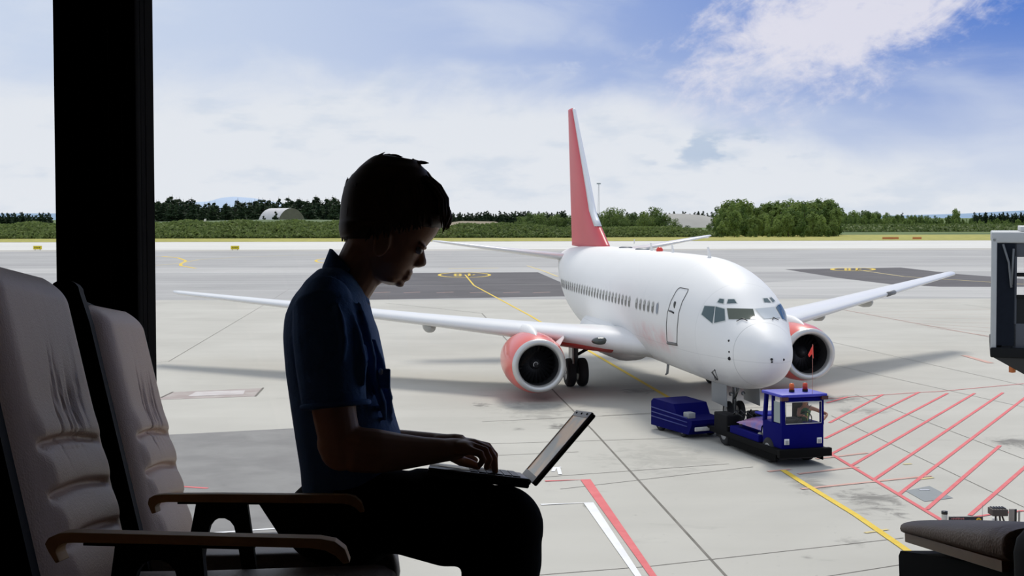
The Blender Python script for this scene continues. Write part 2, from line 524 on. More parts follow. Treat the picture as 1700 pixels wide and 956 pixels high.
# taxi guide lines
line([(772, 456), (787, 474), (880, 524), (960, 572), (1045, 622), (1110, 660), (1180, 705)], .17, yellow, 'yellow_guide_line')
line(ell(771, 456.5, 42, 4.2), .35, yellow, 'stand_number_ring')
# stand number, seen upside down from the terminal
def stand_number(cx_, cy_, k, m_):
    line(ell(cx_ - 11 * k, cy_ - 1.0 * k, 5 * k, 1.0 * k, 16), .28, m_, 'stand_number')
    line(ell(cx_ - 11 * k, cy_ + 1.3 * k, 5 * k, 1.1 * k, 16), .28, m_, 'stand_number')
    line([(cx_ + 8 * k, cy_ - 2.2 * k), (cx_ + 8 * k, cy_ + 2.4 * k), (cx_ + 17 * k, cy_ - .6 * k), (cx_ + 4 * k, cy_ - .6 * k)], .28, m_, 'stand_number')
stand_number(771, 456.3, 1.0, yellow)
line([(875, 441), (900, 449), (926, 459)], .3, yellow_f, 'yellow_guide_line')
line([(745, 446), (828, 445)], 1.0, yellow_f, 'yellow_guide_line')
line([(228, 426), (270, 425.5), (296, 428), (309, 433), (300, 438), (300, 441), (325, 445.5)], .45, yellow, 'yellow_guide_line')
line([(228, 442), (260, 440.5), (300, 437), (330, 431), (400, 426.5), (520, 423), (560, 422)], .35, yellow_f, 'yellow_guide_line')
line(ell(560, 433, 36, 4.5), .4, yellow, 'stand_number_ring')
line(ell(1416, 447, 35, 2.6), .5, yellow, 'stand_number_ring')
stand_number(1416, 447, .8, yellow)
line([(1430, 449), (1500, 459), (1700, 472)], .3, yellow_f, 'yellow_guide_line')
line([(300, 453), (560, 451.5)], .3, whitep, 'white_line'); line([(230, 478.5), (560, 475.5), (940, 472)], .22, lightband, 'white_line')
for x_ in (620, 670, 725, 780, 835, 885):
    line([(x_, 486), (x_ + 28, 485)], .25, redf, 'faded_red_line')
# foreground yellow lead-in line with its cross bar
line([(1300, 781), (1325, 797), (1420, 855), (1497, 908), (1590, 975)], .16, yellow, 'yellow_guide_line', .013)
line([(1436, 885), (1474, 879)], .10, yellow_f, 'yellow_guide_line')
line([(1500, 771), (1513, 770)], .12, yellow_f, 'yellow_guide_line'); line([(1525, 796), (1549, 793)], .12, yellow_f, 'yellow_guide_line')
# faded red bars
for a, b in (((1325, 787), (1425, 775)), ((1330, 812), (1545, 790)), ((1355, 762), (1440, 752)), ((1275, 783), (1312, 779))):
    line([a, b], .14, redf, 'faded_red_line')
# red hatched keep-clear area
line([(1373, 750), (1560, 862), (1600, 886)], .12, redp, 'red_line')
line([(1373, 662), (1520, 652), (1560, 650), (1700, 637)], .06, redp, 'red_line')
line([(1596, 862), (1640, 855), (1700, 848)], .10, redp, 'red_line')
for a, b in (((1373, 669), (1408, 659)), ((1377, 702), (1466, 655)), ((1370, 728), (1526, 651)), ((1380, 754), (1573, 653)), ((1414, 773), (1618, 653)),
             ((1450, 797), (1665, 652)), ((1492, 821), (1710, 654)), ((1538, 846), (1660, 740)), ((1610, 856), (1740, 742))):
    line([a, b], .11, redp, 'red_line')
# lines left of the hatched area
line([(905, 799), (972, 796.5), (1090, 965), (1150, 1050)], .13, redp, 'red_line')
line([(898, 838), (977, 835), (1065, 965), (1120, 1050)], .12, whitep, 'white_line')
line([(250, 812), (300, 808), (345, 811)], .12, redp, 'red_line')
line([(225, 903), (290, 890), (455, 878), (560, 871)], .10, whitep, 'white_line')
pinkish = ground_mat('worn_pink_paint', (.36, .30, .28), (.46, .42, .39), 1.2, .6)
poly([(255, 664), (287, 651), (437, 644), (424, 658)], pinkish, 'worn_patch')
line([(437, 644), (424, 658)], .07, jointm, 'slab_joint', .013); line([(287, 651), (268, 660)], .07, jointm, 'slab_joint', .013)
poly([(312, 658), (325, 651), (407, 648), (404, 655)], ground_mat('worn_white_paint', (.52, .47, .46), (.62, .60, .58), 1.5, .5), 'faded_mark', .013)
for x_, y_ in ((650, 424), (1690, 560)):
    pass
# far hatch beside the jet bridge
line([(1350, 505), (1700, 570)], .07, redf, 'faded_red_line')
for i in range(7):
    line([(1420 + 20 * i, 519 + 4 * i), (1700, 512 + 9 * i)], .05, redf, 'faded_red_line')
line([(1600, 590), (1645, 603)], .3, redf, 'faded_red_line')
# blocked letter on the concrete
for a, b in (((917, 777), (932, 776)), ((921, 777), (918, 783)), ((927, 777), (930, 788))):
    line([a, b], .10, whitep, 'white_mark')

# steel hatch plate set in the apron
hp = [G(1503, 815), G(1543, 807), G(1582, 827), G(1535, 833)]
hatch = flat(hp, .009, 'hatch_cover', mat('hatch_steel', (.17, .19, .20), .6, .2, var=.15, vscale=8))
rebase(hatch, hp[0])
tag(hatch, 'flat grey steel hatch plate set into concrete inside the red hatched area', 'hatch')
hm = (hp[0] + hp[1]) * .5 * .8 + hp[2] * .2
MB().box((hm.x - .12, hm.y - .05, .009), (hm.x + .12, hm.y + .05, .02)).build('lifting_lug', steel, hatch)
# ------------------------------------------------------------------ the airliner
# local frame: x to the picture's right, y aft from the nose, z up from the ground
PL = Matrix.Translation((7.6052, 37.6592, 0)) @ Matrix.Rotation(.1547, 4, 'Z') @ Matrix.Rotation(-.0146, 4, 'Y')
jet = empty('airliner', PL, 'white twin engine passenger jet with red tail and red engines parked on the apron', 'airplane')

def hull_mat():
    m_ = bpy.data.materials.new('hull_white'); m_.use_nodes = True
    t = NT(m_.node_tree)
    b = t.n('BsdfPrincipled'); o = t.n('OutputMaterial'); t.l(b.outputs[0], o.inputs[0])
    b.inputs['Roughness'].default_value = .5; b.inputs['Specular IOR Level'].default_value = .35
    co = t.n('TexCoord').outputs['Object']
    s = t.n('SeparateXYZ'); t.l(co, s.inputs[0]); y = s.outputs[1]; z = s.outputs[2]
    c = t.mix(t.noise(co, .8, 5, .6), (.79, .79, .78), (.84, .84, .83))
    # grime along the belly and behind the wing root
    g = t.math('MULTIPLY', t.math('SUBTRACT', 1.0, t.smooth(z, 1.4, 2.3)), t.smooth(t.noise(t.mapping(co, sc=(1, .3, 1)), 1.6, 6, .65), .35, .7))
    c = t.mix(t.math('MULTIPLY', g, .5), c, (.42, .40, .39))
    # faint pink tint on the belly side ahead of the wing
    pk = t.math('MULTIPLY', t.smooth(y, 4.6, 6.0), t.math('SUBTRACT', 1.0, t.smooth(y, 8, 10.5)))
    pk = t.math('MULTIPLY', pk, t.math('MULTIPLY', t.smooth(z, 2.0, 2.6), t.math('SUBTRACT', 1.0, t.smooth(z, 2.7, 3.2))))
    c = t.mix(t.math('MULTIPLY', pk, t.smooth(t.noise(co, 1.2, 5, .6), .3, .7)), c, (.78, .52, .52))
    # panel seams: radome ring and frame rings, lap joints
    def ring(c, yy, w_, k):
        d = t.math('ABSOLUTE', t.math('SUBTRACT', y, yy))
        return t.mix(t.math('MULTIPLY', t.math('SUBTRACT', 1.0, t.smooth(d, w_ * .5, w_)), k), c, (.33, .33, .33))
    c = ring(c, 1.22, .016, .55)
    for yy in (3.1, 5.6, 8.2): c = ring(c, yy, .014, .22)
    d = t.math('ABSOLUTE', t.math('SUBTRACT', z, 2.45))
    c = t.mix(t.math('MULTIPLY', t.math('SUBTRACT', 1.0, t.smooth(d, .006, .014)), .22), c, (.33, .33, .33))
    t.l(c, b.inputs['Base Color'])
    MATS['hull'] = m_
    return m_
hull = hull_mat()

ST = [(0, 2.5, 2.5, 0), (.03, 2.68, 2.33, .17), (.12, 2.84, 2.18, .29), (.3, 3.02, 2.02, .47), (.6, 3.22, 1.85, .64), (1.0, 3.42, 1.69, .83), (1.4, 3.58, 1.58, .98),
      (1.72, 3.72, 1.51, 1.09), (2.0, 3.90, 1.46, 1.18), (2.5, 4.24, 1.40, 1.32), (2.9, 4.48, 1.37, 1.46), (3.5, 4.75, 1.34, 1.56), (4.3, 4.98, 1.31, 1.65), (5.2, 5.15, 1.30, 1.72), (6.5, 5.28, 1.30, 1.79),
      (8.5, 5.32, 1.30, 1.84), (14, 5.32, 1.30, 1.88), (18.5, 5.32, 1.30, 1.88), (20.5, 5.32, 1.42, 1.86), (23, 5.31, 1.85, 1.72), (25.5, 5.26, 2.55, 1.40), (28, 5.14, 3.35, .98), (30, 4.98, 3.95, .55), (31, 4.78, 4.22, .26), (31.2, 4.55, 4.45, .06)]
def stn(y):
    for i in range(len(ST) - 1):
        if ST[i][0] <= y <= ST[i + 1][0]:
            a, b = ST[i], ST[i + 1]; u = (y - a[0]) / (b[0] - a[0])
            out = []
            for k in (1, 2, 3):
                p0 = ST[max(i - 1, 0)]; p3 = ST[min(i + 2, len(ST) - 1)]
                if i < 3:
                    out.append(a[k] + (b[k] - a[k]) * u); continue
                m1 = (b[k] - p0[k]) / (b[0] - p0[0]); m2 = (p3[k] - a[k]) / (p3[0] - a[0]); h_ = b[0] - a[0]
                out.append((2 * u ** 3 - 3 * u ** 2 + 1) * a[k] + (u ** 3 - 2 * u ** 2 + u) * h_ * m1 + (-2 * u ** 3 + 3 * u ** 2) * b[k] + (u ** 3 - u ** 2) * h_ * m2)
            return out
    return ST[-1][1:]
def ringpts(y, n=96, grow=0.0):
    zt, zb_, hw = stn(y)
    # widest point a little above the middle
    zc = zb_ + (zt - zb_) * .52
    pts = []
    for k in range(n):
        a = 2 * math.pi * k / n
        c, s = math.cos(a), math.sin(a)
        e = 2 / 2.08
        x = (hw + grow) * math.copysign(abs(c) ** e, c)
        z = zc + ((zt - zc) if s > 0 else (zc - zb_)) * math.copysign(abs(s) ** e, s) + grow * s
        pts.append((x, y, z))
    return pts
ys = [0, .03, .07, .12, .2, .3, .42, .6, .8, 1.0, 1.2, 1.4, 1.56, 1.72, 1.86, 2.0, 2.15, 2.3, 2.5, 2.7, 2.9, 3.2, 3.5, 3.9] + [4.3 + .5 * i for i in range(53)] + [31, 31.1, 31.2]
ys = [y for y in ys if y <= 31.2]
fb = MB(PL)
fb.grid([[Vector(p) for p in ringpts(y)] for y in ys], closed=True)
fuse = fb.build('fuselage', hull, jet)
bvh = BVHTree.FromPolygons([Vector(p) for p in fb.v], fb.f)
PLI = PL.inverted()
cam_l = PLI @ Vector((0, 0, H))
def hit_px(px, py):
    d = (PLI.to_3x3() @ ray(px, py)).normalized()
    loc, nor, i, dist = bvh.ray_cast(cam_l, d)
    return (loc, nor if nor.dot(d) < 0 else -nor) if loc is not None else (None, None)
def hit_side(y, z, side=-1):
    loc, nor, i, dist = bvh.ray_cast(Vector((side * 6, y, z)), Vector((-side, 0, 0)))
    if loc is None: return None, None
    return loc, nor if nor.x * side > 0 else -nor

def patch_px(corners, off=.006, n=8, mirror=False):
    """quad of four pixel corners laid onto the hull"""
    rows = []
    for i in range(n + 1):
        row = []
        for j in range(n + 1):
            u, v = i / n, j / n
            a = [corners[0][k] * (1 - u) + corners[1][k] * u for k in (0, 1)]
            b = [corners[3][k] * (1 - u) + corners[2][k] * u for k in (0, 1)]
            p, nn = hit_px(a[0] * (1 - v) + b[0] * v, a[1] * (1 - v) + b[1] * v)
            if p is None: return None
            q = p + nn * off
            if mirror: q = Vector((-q.x, q.y, q.z))
            row.append(q)
        rows.append(row)
    return rows

pane_m = mat('cockpit_glass', (.045, .085, .095), .08, spec=.8)
pane_g = mat('cockpit_glass_front', (.06, .075, .05), .08, spec=.8)
pane_p = mat('cockpit_glass_sky_reflection', (.50, .54, .57), .3)  # sky reflection on the mirrored front pane, painted as pale grey
frame_m = mat('window_frame_grey', (.62, .64, .62), .4)
ck = {'side_a': [(1170, 508), (1187, 509), (1183, 537), (1165, 522)], 'side_b': [(1188, 509), (1203, 513), (1204, 532), (1186, 536)],
      'front': [(1207, 512), (1250, 513), (1255, 530), (1210, 530)], 'brow_a': [(1195, 496), (1202, 497), (1201, 504), (1191, 502)],
      'brow_b': [(1209, 497), (1219, 497), (1223, 503), (1207, 504)]}
def grow_q(q, k):
    cx_ = sum(p[0] for p in q) / 4; cy_ = sum(p[1] for p in q) / 4
    out = []
    for p in q:
        d = Vector((p[0] - cx_, p[1] - cy_)); L_ = d.length
        out.append((p[0] + d.x / L_ * k, p[1] + d.y / L_ * k))
    return out
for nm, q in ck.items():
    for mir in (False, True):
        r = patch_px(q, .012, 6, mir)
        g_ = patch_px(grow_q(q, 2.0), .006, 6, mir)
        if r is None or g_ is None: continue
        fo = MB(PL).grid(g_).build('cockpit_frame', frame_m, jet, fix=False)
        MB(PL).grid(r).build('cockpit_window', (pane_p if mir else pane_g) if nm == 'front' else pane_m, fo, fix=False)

# paper on the glare shield is seen through the front pane; wipers rest below the panes
for mir in (1, -1):
    pts = []
    for a in ((1222, 534), (1232, 529), (1240, 533)):
        p, nn = hit_px(*a)
        if p is not None: pts.append(Vector((p.x * mir, p.y, p.z)) + Vector((0, -.03, .02)))
    MB(PL).tube(pts, .012, 6).build('wiper', dark_metal, jet)

# cabin windows along the side towards the camera and the far side
cab = mat('cabin_glass', (.05, .055, .05), .15, spec=.7)
shade = mat('cabin_shade', (.42, .43, .40), .5)
rimm = mat('window_rim', (.62, .62, .61), .4)
for side in (-1, 1):
    i = 0; y = 6.47
    while y < 24.2:
        gap = abs(y - 9.5) < .25
        zc = 3.62
        if not gap:
            def oval(rx, rz, off, dz=0, cut=None):
                ring_ = []
                for k in range(14):
                    a = 2 * math.pi * k / 14
                    zz = rz * math.copysign(abs(math.sin(a)) ** .8, math.sin(a)) + dz
                    p, nn = hit_side(y + rx * math.copysign(abs(math.cos(a)) ** .8, math.cos(a)), zc + zz, side)
                    if p is None: return None
                    ring_.append(p + nn * off)
                return ring_
            big = i == 0
            a_ = oval(.155, .225, .004); b_ = oval(.115, .18, .010); c_ = oval(.115, .075, .014, .10)
            if a_ and b_:
                fr = MB(PL).add(a_, [list(range(14))]).build('window_frame', rimm, jet, fix=False)
                MB(PL).add(b_, [list(range(14))]).build('window_pane', cab if not big else mat('plug_blue', (.18, .22, .28), .3), fr, fix=False)
                if c_ and not big: MB(PL).add(c_, [list(range(14))]).build('window_shade', shade, fr, fix=False)
        i += 1; y += .508

# forward service door and its outline
dline = mat('door_seal', (.10, .10, .10), .6)
def hull_line(pxs, r, name, m_, closed=False, parent=None, per=6):
    pts = []
    for i in range(len(pxs) - (0 if closed else 1)):
        a = pxs[i]; b = pxs[(i + 1) % len(pxs)]
        for k in range(per):
            p, nn = hit_px(a[0] + (b[0] - a[0]) * k / per, a[1] + (b[1] - a[1]) * k / per)
            if p is not None: pts.append(p + nn * r * .2)
    p, nn = hit_px(*(pxs[0] if closed else pxs[-1]))
    if p is not None: pts.append(p + nn * r * .2)
    return MB(PL).tube(pts, r, 5).build(name, m_, parent or jet)
door_o = [(1130, 477.5), (1143, 480), (1142, 484), (1133, 501), (1127, 520), (1124.5, 545), (1124, 571), (1110, 568.5), (1107.5, 566), (1106.5, 540), (1108, 520), (1114, 500), (1123, 483), (1127, 478.5)]
dr = hull_line(door_o, .016, 'service_door', dline, True, per=4)
hull_line([(1109, 569), (1124.5, 571.5)], .05, 'door_sill', mat('sill_grey', (.16, .15, .14), .6), parent=dr)
hull_line([(1111.5, 516), (1115, 517), (1119, 519.5)], .03, 'door_handle', dark_metal, parent=dr, per=2)
p, nn = hit_px(1120.5, 506.5)
MB(PL).ball(p, (.05, .05, .13), 8).build('door_window', cab, dr)
# small probes, drain mast, lights on the nose
for a, r in (((1210, 565.5), .035), ((1210.5, 584), .03), ((1211, 595), .055), ((1281, 596.5), .04), ((1281.5, 601), .03), ((1301, 597), .035), ((1187, 614), .03)):
    p, nn = hit_px(*a)
    if p is not None: MB(PL).ball(p, r, 6).build('probe', dark_metal, jet)
hull_line([(1182, 617), (1191, 630)], .03, 'service_port', mat('port_dark', (.12, .12, .12), .5), per=3)
hull_line([(1183, 616), (1187, 615), (1192, 629), (1188, 631)], .012, 'port_frame', dline, True, per=3)
for y in (6.2, 10.6, 13.6):
    MB(PL).add([(0, y, 5.25), (0, y + .35, 5.25), (0, y + .42, 5.62), (0, y + .26, 5.62), (.03, y + .02, 5.25), (.03, y + .35, 5.25), (.015, y + .42, 5.62), (.015, y + .26, 5.62)],
               [(0, 1, 2, 3), (4, 7, 6, 5), (0, 3, 7, 4), (1, 5, 6, 2), (3, 2, 6, 7)]).build('blade_antenna', white_paint, jet)
MB(PL).ball((0, 12.62, 5.36), (.13, .16, .13), 8).build('beacon_light', mat('beacon_red', (.75, .05, .03), .3), jet)
for y in (15.6, 18.4): MB(PL).ball((.1, y, 5.33), (.28, .45, .06), 8).build('roof_vent', mat('vent_grey', (.14, .15, .17), .5), jet)
MB(PL).tube([(-.55, 9.6, 1.45), (-.55, 9.75, 1.05), (-.55, 9.95, .98)], [.05, .045, .03], 8).build('drain_mast', grey_paint, jet)

# wings, fin and tailplane -------------------------------------------------
def naca(t, n=14):
    xs = [.5 * (1 - math.cos(math.pi * k / n)) for k in range(n + 1)]
    yt = [5 * t * (.2969 * math.sqrt(x) - .126 * x - .3516 * x * x + .2843 * x ** 3 - .1036 * x ** 4) for x in xs]
    return xs, yt
def foil(le, chord, t, axis='z', camber=.02, tw=0.0, x0=0.0, x1=1.0, n=14):
    xs, yt = naca(t, n)
    up, lo = [], []
    for x, h_ in zip(xs, yt):
        if x < x0 - 1e-6 or x > x1 + 1e-6: continue
        cz = camber * 4 * x * (1 - x)
        for lst, s in ((up, 1), (lo, -1)):
            d = (s * h_ + cz) * chord
            p = Vector(le) + Vector((0, x * chord, 0)) - Vector((0, 0, tw * x * chord))
            p += Vector((0, 0, d)) if axis == 'z' else Vector((d, 0, 0))
            lst.append(p)
    return up[::-1] + lo[1:]
def lift(sections, name, m_, axis='z', parent=None, x0=0.0, x1=1.0):
    rows = [foil(s[0], s[1], s[2], axis, s[3] if len(s) > 3 else .02, s[4] if len(s) > 4 else 0, x0, x1) for s in sections]
    mb = MB(PL).grid(rows, closed=True)
    n = len(rows[0])
    for r, base in ((rows[0], 0), (rows[-1], (len(rows) - 1) * n)):
        mb.f.append([base + k for k in range(n)]); mb.mi.append(0); mb.sm.append(False)
    return mb.build(name, m_, parent or jet)

wing_m = mat('wing_skin', (.80, .80, .80), .3, var=.04, vscale=1.2, coat=.2)
under_m = mat('wing_root_red', (.50, .07, .06), .4)
def wing_le(x):
    """leading edge at spanwise station x (absolute)"""
    k = (x - 2.2) / (19.4 - 2.2)
    return (10.2 + (26.7 - 10.2) * k, 2.12 + (3.46 - 2.12) * k)
def chord_at(x):
    return 7.3 + (4.6 - 7.3) * min(1, x / 6.2) if x < 6.2 else 4.6 + (1.55 - 4.6) * (x - 6.2) / (19.4 - 6.2)
for s in (-1, 1):
    sec = []
    for x in (.4, 1.9, 2.6, 3.6, 5.07, 6.2, 8.5, 11, 13.5, 16, 18, 19.05, 19.35):
        ly, lz = wing_le(x)
        ch = chord_at(x) * (1 if x < 19.2 else .72)
        tt = .15 if x < 3 else .13 if x < 7 else .115
        sec.append(((s * x, ly + (0 if x < 19.2 else .35), lz), ch, tt, .015, .035))
    wg = lift(sec, 'wing', wing_m)
    rs_ = []
    for x in (2.3, 3.0, 3.8, 4.7):
        ly, lz = wing_le(x); ch = chord_at(x)
        rs_.append(((s * x, ly + .24, lz - .13), ch * .5, .20 * (1 if x < 4.5 else .6), 0, .02))
    lift(rs_, 'wing_root_panel', under_m, parent=wg)
    # slat joint lines, navigation light and landing light
    ly, lz = wing_le(2.75)
    MB(PL).ball((s * 2.75, ly + .02, lz + .02), (.34, .20, .14), 10).build('landing_light', mat('light_glass', (.05, .06, .055), .1, spec=.9), wg)
    ly, lz = wing_le(12.9)
    MB(PL).tube([(s * 12.6, wing_le(12.6)[0] + .06, wing_le(12.6)[1]), (s * 13.2, wing_le(13.2)[0] + .06, wing_le(13.2)[1])], .11, 8).build('slat_gap', mat('slat_dark', (.17, .17, .17), .5), wg)
    for x, ln in ((8.3, 2.6), (11.9, 2.3)):
        ly, lz = wing_le(x); ch = chord_at(x)
        y0 = ly + ch * .25
        rows = [(0, 0), (.1, .12), (.35, .23), (.8, .27), (1.4, .24), (ln * .8, .14), (ln, .02)]
        pr = MB(PL).lathe([(r, a) for a, r in rows], 14, Matrix.Translation((s * x, y0, lz - .30)))
        pr.build('flap_fairing', mat('fairing_grey', (.50, .50, .48), .45), wg)
    # pale belly fairing where the wing meets the body
    rows = []
    for y, rr in ((9.9, .03), (10.8, .42), (12.0, .78), (13.4, .98), (15.5, 1.02), (18, .95), (19.5, .5), (20.3, .05)):
        rows.append([Vector((s * (1.15 + rr * .95 * math.cos(a)), y, 1.95 + rr * .85 * math.sin(a))) for a in [2 * math.pi * k / 20 for k in range(20)]])
    MB(PL).grid(rows, closed=True).build('wing_root_fairing', hull, jet)

# fin: red skin, white leading edge, long dorsal fillet
def fin_le(z):
    P_ = [(5.2, 21.0), (5.6, 21.8), (6.2, 23.0), (6.9, 24.15), (8, 25.0), (12.0, 28.35)]
    for (a, b), (c, d) in zip(P_, P_[1:]):
        if z <= c: return b + (d - b) * (z - a) / (c - a)
    return 28.35
def fin_te(z): return 29.3 + (z - 5.2) * .07
zs = [5.2, 5.4, 5.6, 5.9, 6.2, 6.5, 6.9, 7.4, 8, 9, 10, 11, 11.9, 12.0]
secs = []
for z in zs:
    c_ = fin_te(z) - fin_le(z)
    th_ = max(.16, .62 - (z - 5.2) * .055)
    secs.append(((0, fin_le(z), z), c_, th_ / c_ * (1 if z < 11.95 else .6), 0))
fin = lift(secs, 'tail_fin', mat('fin_red', (.60, .055, .07), .42, var=.12, vscale=.8), 'x')
secs2 = [((0, s_[0][1] - .07, s_[0][2]), s_[1] * 1.0 + .05, s_[2] * 1.07, 0) for s_ in secs if s_[0][2] >= 6.2]
lift(secs2, 'fin_leading_edge', mat('fin_white', (.80, .82, .85), .3), 'x', fin, 0, .075)
MB(PL).box((-.03, 28.2, 7.2), (.25, 29.0, 7.25)).build('fin_bracket', grey_paint, fin)
for s in (-1, 1):
    lift([((s * .3, 26.2, 4.62), 3.4, .11, 0), ((s * 6.7, 28.1 + .1, 5.52), 1.25, .10, 0), ((s * 7.05, 28.6, 5.57), .8, .08, 0)], 'tailplane', wing_m)

# engines -------------------------------------------------------------------
cowl_m = mat('cowl_red', (.78, .115, .085), .28, var=.06, vscale=1.0, coat=.4)
lip_m = mat('inlet_metal', (.60, .60, .59), .3, .55, var=.05)
duct_m = mat('duct_dark', (.03, .03, .032), .5)
fan_m = mat('fan_blade', (.035, .035, .04), .35, .7)
for s in (-1, 1):
    E = Matrix.Translation((s * 5.07, 10.35, 1.475 - (.09 if s < 0 else 0))) @ Matrix.Rotation(0, 4, 'X')
    EF = PL @ E
    cw = MB(EF).lathe([(.965, .20), (1.03, .42), (1.085, .8), (1.11, 1.3), (1.10, 1.9), (1.04, 2.6), (.93, 3.3), (.84, 3.75), (.80, 3.76), (.82, 3.3)], 48, sz=.985).build('engine_cowl', cowl_m, jet)
    MB(EF).lathe([(.97, .205), (.975, .12), (.955, .04), (.92, 0), (.87, -.02), (.81, .0), (.765, .05), (.74, .14), (.735, .24)], 48, sz=.985).build('inlet_lip', lip_m, cw)
    MB(EF).lathe([(.735, .235), (.735, .5), (.745, 1.2), (.6, 1.6), (.2, 1.65)], 40, sz=.985).build('intake_duct', duct_m, cw)
    fb_ = MB(EF)
    for k in range(24):
        a = 2 * math.pi * k / 24
        R_ = Matrix.Rotation(a, 4, 'Y')
        rows = []
        for rr, tw_, hw in ((.22, .25, .055), (.45, .6, .08), (.73, 1.0, .10)):
            d = Vector((math.cos(tw_), math.sin(tw_), 0)) * hw
            rows.append([Vector((0, .95, rr)) - d + Vector((0, -.006, 0)), Vector((0, .95, rr)) + d + Vector((0, -.006, 0))])
        fb_.grid(rows, M=R_)
    fb_.build('fan_blades', fan_m, cw, fix=False)
    sp = MB(EF).lathe([(0.001, .62), (.08, .66), (.17, .78), (.235, .98)], 24).build('spinner', mat('spinner_dark', (.03, .03, .033), .4), cw)
    sw = []
    for k in range(16):
        a = -.5 + k / 15 * 4.4
        rr = .03 + .09 * k / 15
        sw.append((rr * math.cos(a), .62 + rr * .62 - .008, rr * math.sin(a)))
    if s < 0: MB(EF).tube(sw, [.006 + .010 * k / 15 for k in range(16)], 6).build('swirl_mark', mat('swirl_white', (.7, .7, .7), .5), sp)
    MB(EF).lathe([(.62, 3.3), (.60, 3.9), (.48, 4.5), (.40, 4.75), (.36, 4.7)], 32).build('exhaust_nozzle', steel, cw)
    MB(EF).lathe([(.25, 4.3), (.2, 4.8), (.02, 5.3)], 20).build('exhaust_cone', steel, cw)
    # nacelle strake towards the body
    MB(EF).add([(-s * .88, .75, .62), (-s * .86, 1.6, .66), (-s * 1.16, 1.5, .90), (-s * 1.10, 1.05, .86), (-s * .90, .75, .66), (-s * .88, 1.6, .70), (-s * 1.17, 1.5, .93), (-s * 1.11, 1.05, .89)],
               [(0, 1, 2, 3), (4, 7, 6, 5), (0, 3, 7, 4), (1, 5, 6, 2), (3, 2, 6, 7), (0, 4, 5, 1)]).build('nacelle_strake', white_paint, cw)
    # pylon joining cowl and wing
    rows = []
    for y, zt, zb_, hw in ((.55, 1.02, .85, .02), (1.0, 1.16, .7, .14), (1.7, 1.28, .6, .24), (2.6, 1.30, .5, .27), (3.4, 1.25, .5, .26), (4.6, 1.05, .45, .2), (6.0, .9, .6, .05)):
        rows.append([Vector((hw * math.cos(a), y, (zt + zb_) / 2 + (zt - zb_) / 2 * math.sin(a))) for a in [2 * math.pi * k / 20 for k in range(20)]])
    MB(EF).grid(rows, closed=True).build('engine_pylon', hull, jet)

# landing gear ---------------------------------------------------------------
hubm = mat('wheel_hub', (.35, .35, .35), .5, .4)
def wheel(mb_frame, r, wd, parent, name='wheel'):
    tw = MB(mb_frame).lathe([(r * .55, -wd / 2), (r * .85, -wd / 2), (r * .97, -wd * .36), (r, -wd * .15), (r, wd * .15), (r * .97, wd * .36), (r * .85, wd / 2), (r * .55, wd / 2)], 32,
                            Matrix.Rotation(math.pi / 2, 4, 'Z')).build(name, rubber, parent)
    MB(mb_frame).lathe([(.01, -wd * .42), (r * .4, -wd * .42), (r * .57, -wd * .5), (r * .57, wd * .5), (r * .4, wd * .42), (.01, wd * .42)], 24,
                       Matrix.Rotation(math.pi / 2, 4, 'Z')).build('wheel_hub', hubm, tw)
    return tw
for s in (-1, 1):
    zg = -s * .0 + (.042 if s < 0 else -.042)
    gx = s * 2.87
    g_ = MB(PL).tube([(gx, 14.7, .55 + zg), (gx, 14.65, 2.3)], [.085, .12], 12).build('main_gear_leg', mat('gear_dark', (.10, .10, .10), .5, .3), jet)
    MB(PL).tube([(gx, 14.68, 1.25), (gx - s * 1.5, 14.4, 2.1)], .06, 8).tube([(gx, 14.75, .9), (gx, 15.3, 1.35), (gx, 14.85, 1.7)], .04, 8).build('side_strut', dark_metal, g_)
    MB(PL).tube([(gx - .42, 14.7, .56 + zg), (gx + .42, 14.7, .56 + zg)], .07, 10).build('axle', steel, g_)
    MB(PL).bbox((gx + s * .16, 14.3, .95), (gx + s * .2, 15.0, 2.2), .015).build('gear_door', white_paint, g_)
    for o_x in (-.24, .24):
        wheel(PL @ Matrix.Translation((gx + o_x, 14.7, .555 + zg)), .555, .36, g_)
ng = MB(PL).tube([(0, 3.95, .5), (0, 3.85, 1.7)], [.06, .09], 12).tube([(0, 3.9, .9), (0, 3.2, 1.5)], .04, 8).build('nose_gear_leg', steel, jet)
MB(PL).box((-.25, 3.93, .46), (.25, 3.97, .54)).build('axle', steel, ng)
for o_x in (-.19, .19):
    wheel(PL @ Matrix.Translation((o_x, 3.95, .50)), .33, .19, ng)
MB(PL).bbox((-.56, 3.0, .78), (-.53, 4.5, 1.50), .012).build('gear_door', grey_paint, ng)
MB(PL).bbox((.50, 3.0, .78), (.53, 4.5, 1.50), .012).build('gear_door', grey_paint, ng)
for x_ in (-.2, .2): MB(PL).lathe([(.01, 0), (.06, .01), (.07, .06)], 12, Matrix.Translation((x_, 3.6, 1.1))).build('taxi_light', steel, ng)
# ------------------------------------------------------------------ pushback tug and its driver
TGX, TGY, TGR = 7.06, 34.75, math.radians(16)
TG = Matrix.Translation((TGX, TGY, 0)) @ Matrix.Rotation(TGR, 4, 'Z')
blue = mat('tug_blue', (.0015, .002, .115), .8, var=.15, vscale=2, spec=.1)
blue_l = mat('tug_blue_light', (.03, .035, .42), .5, var=.12, vscale=3)
tug = empty('pushback_tug', TG, 'blue aircraft pushback tug with driver cab and two orange beacons under the nose', 'tug')
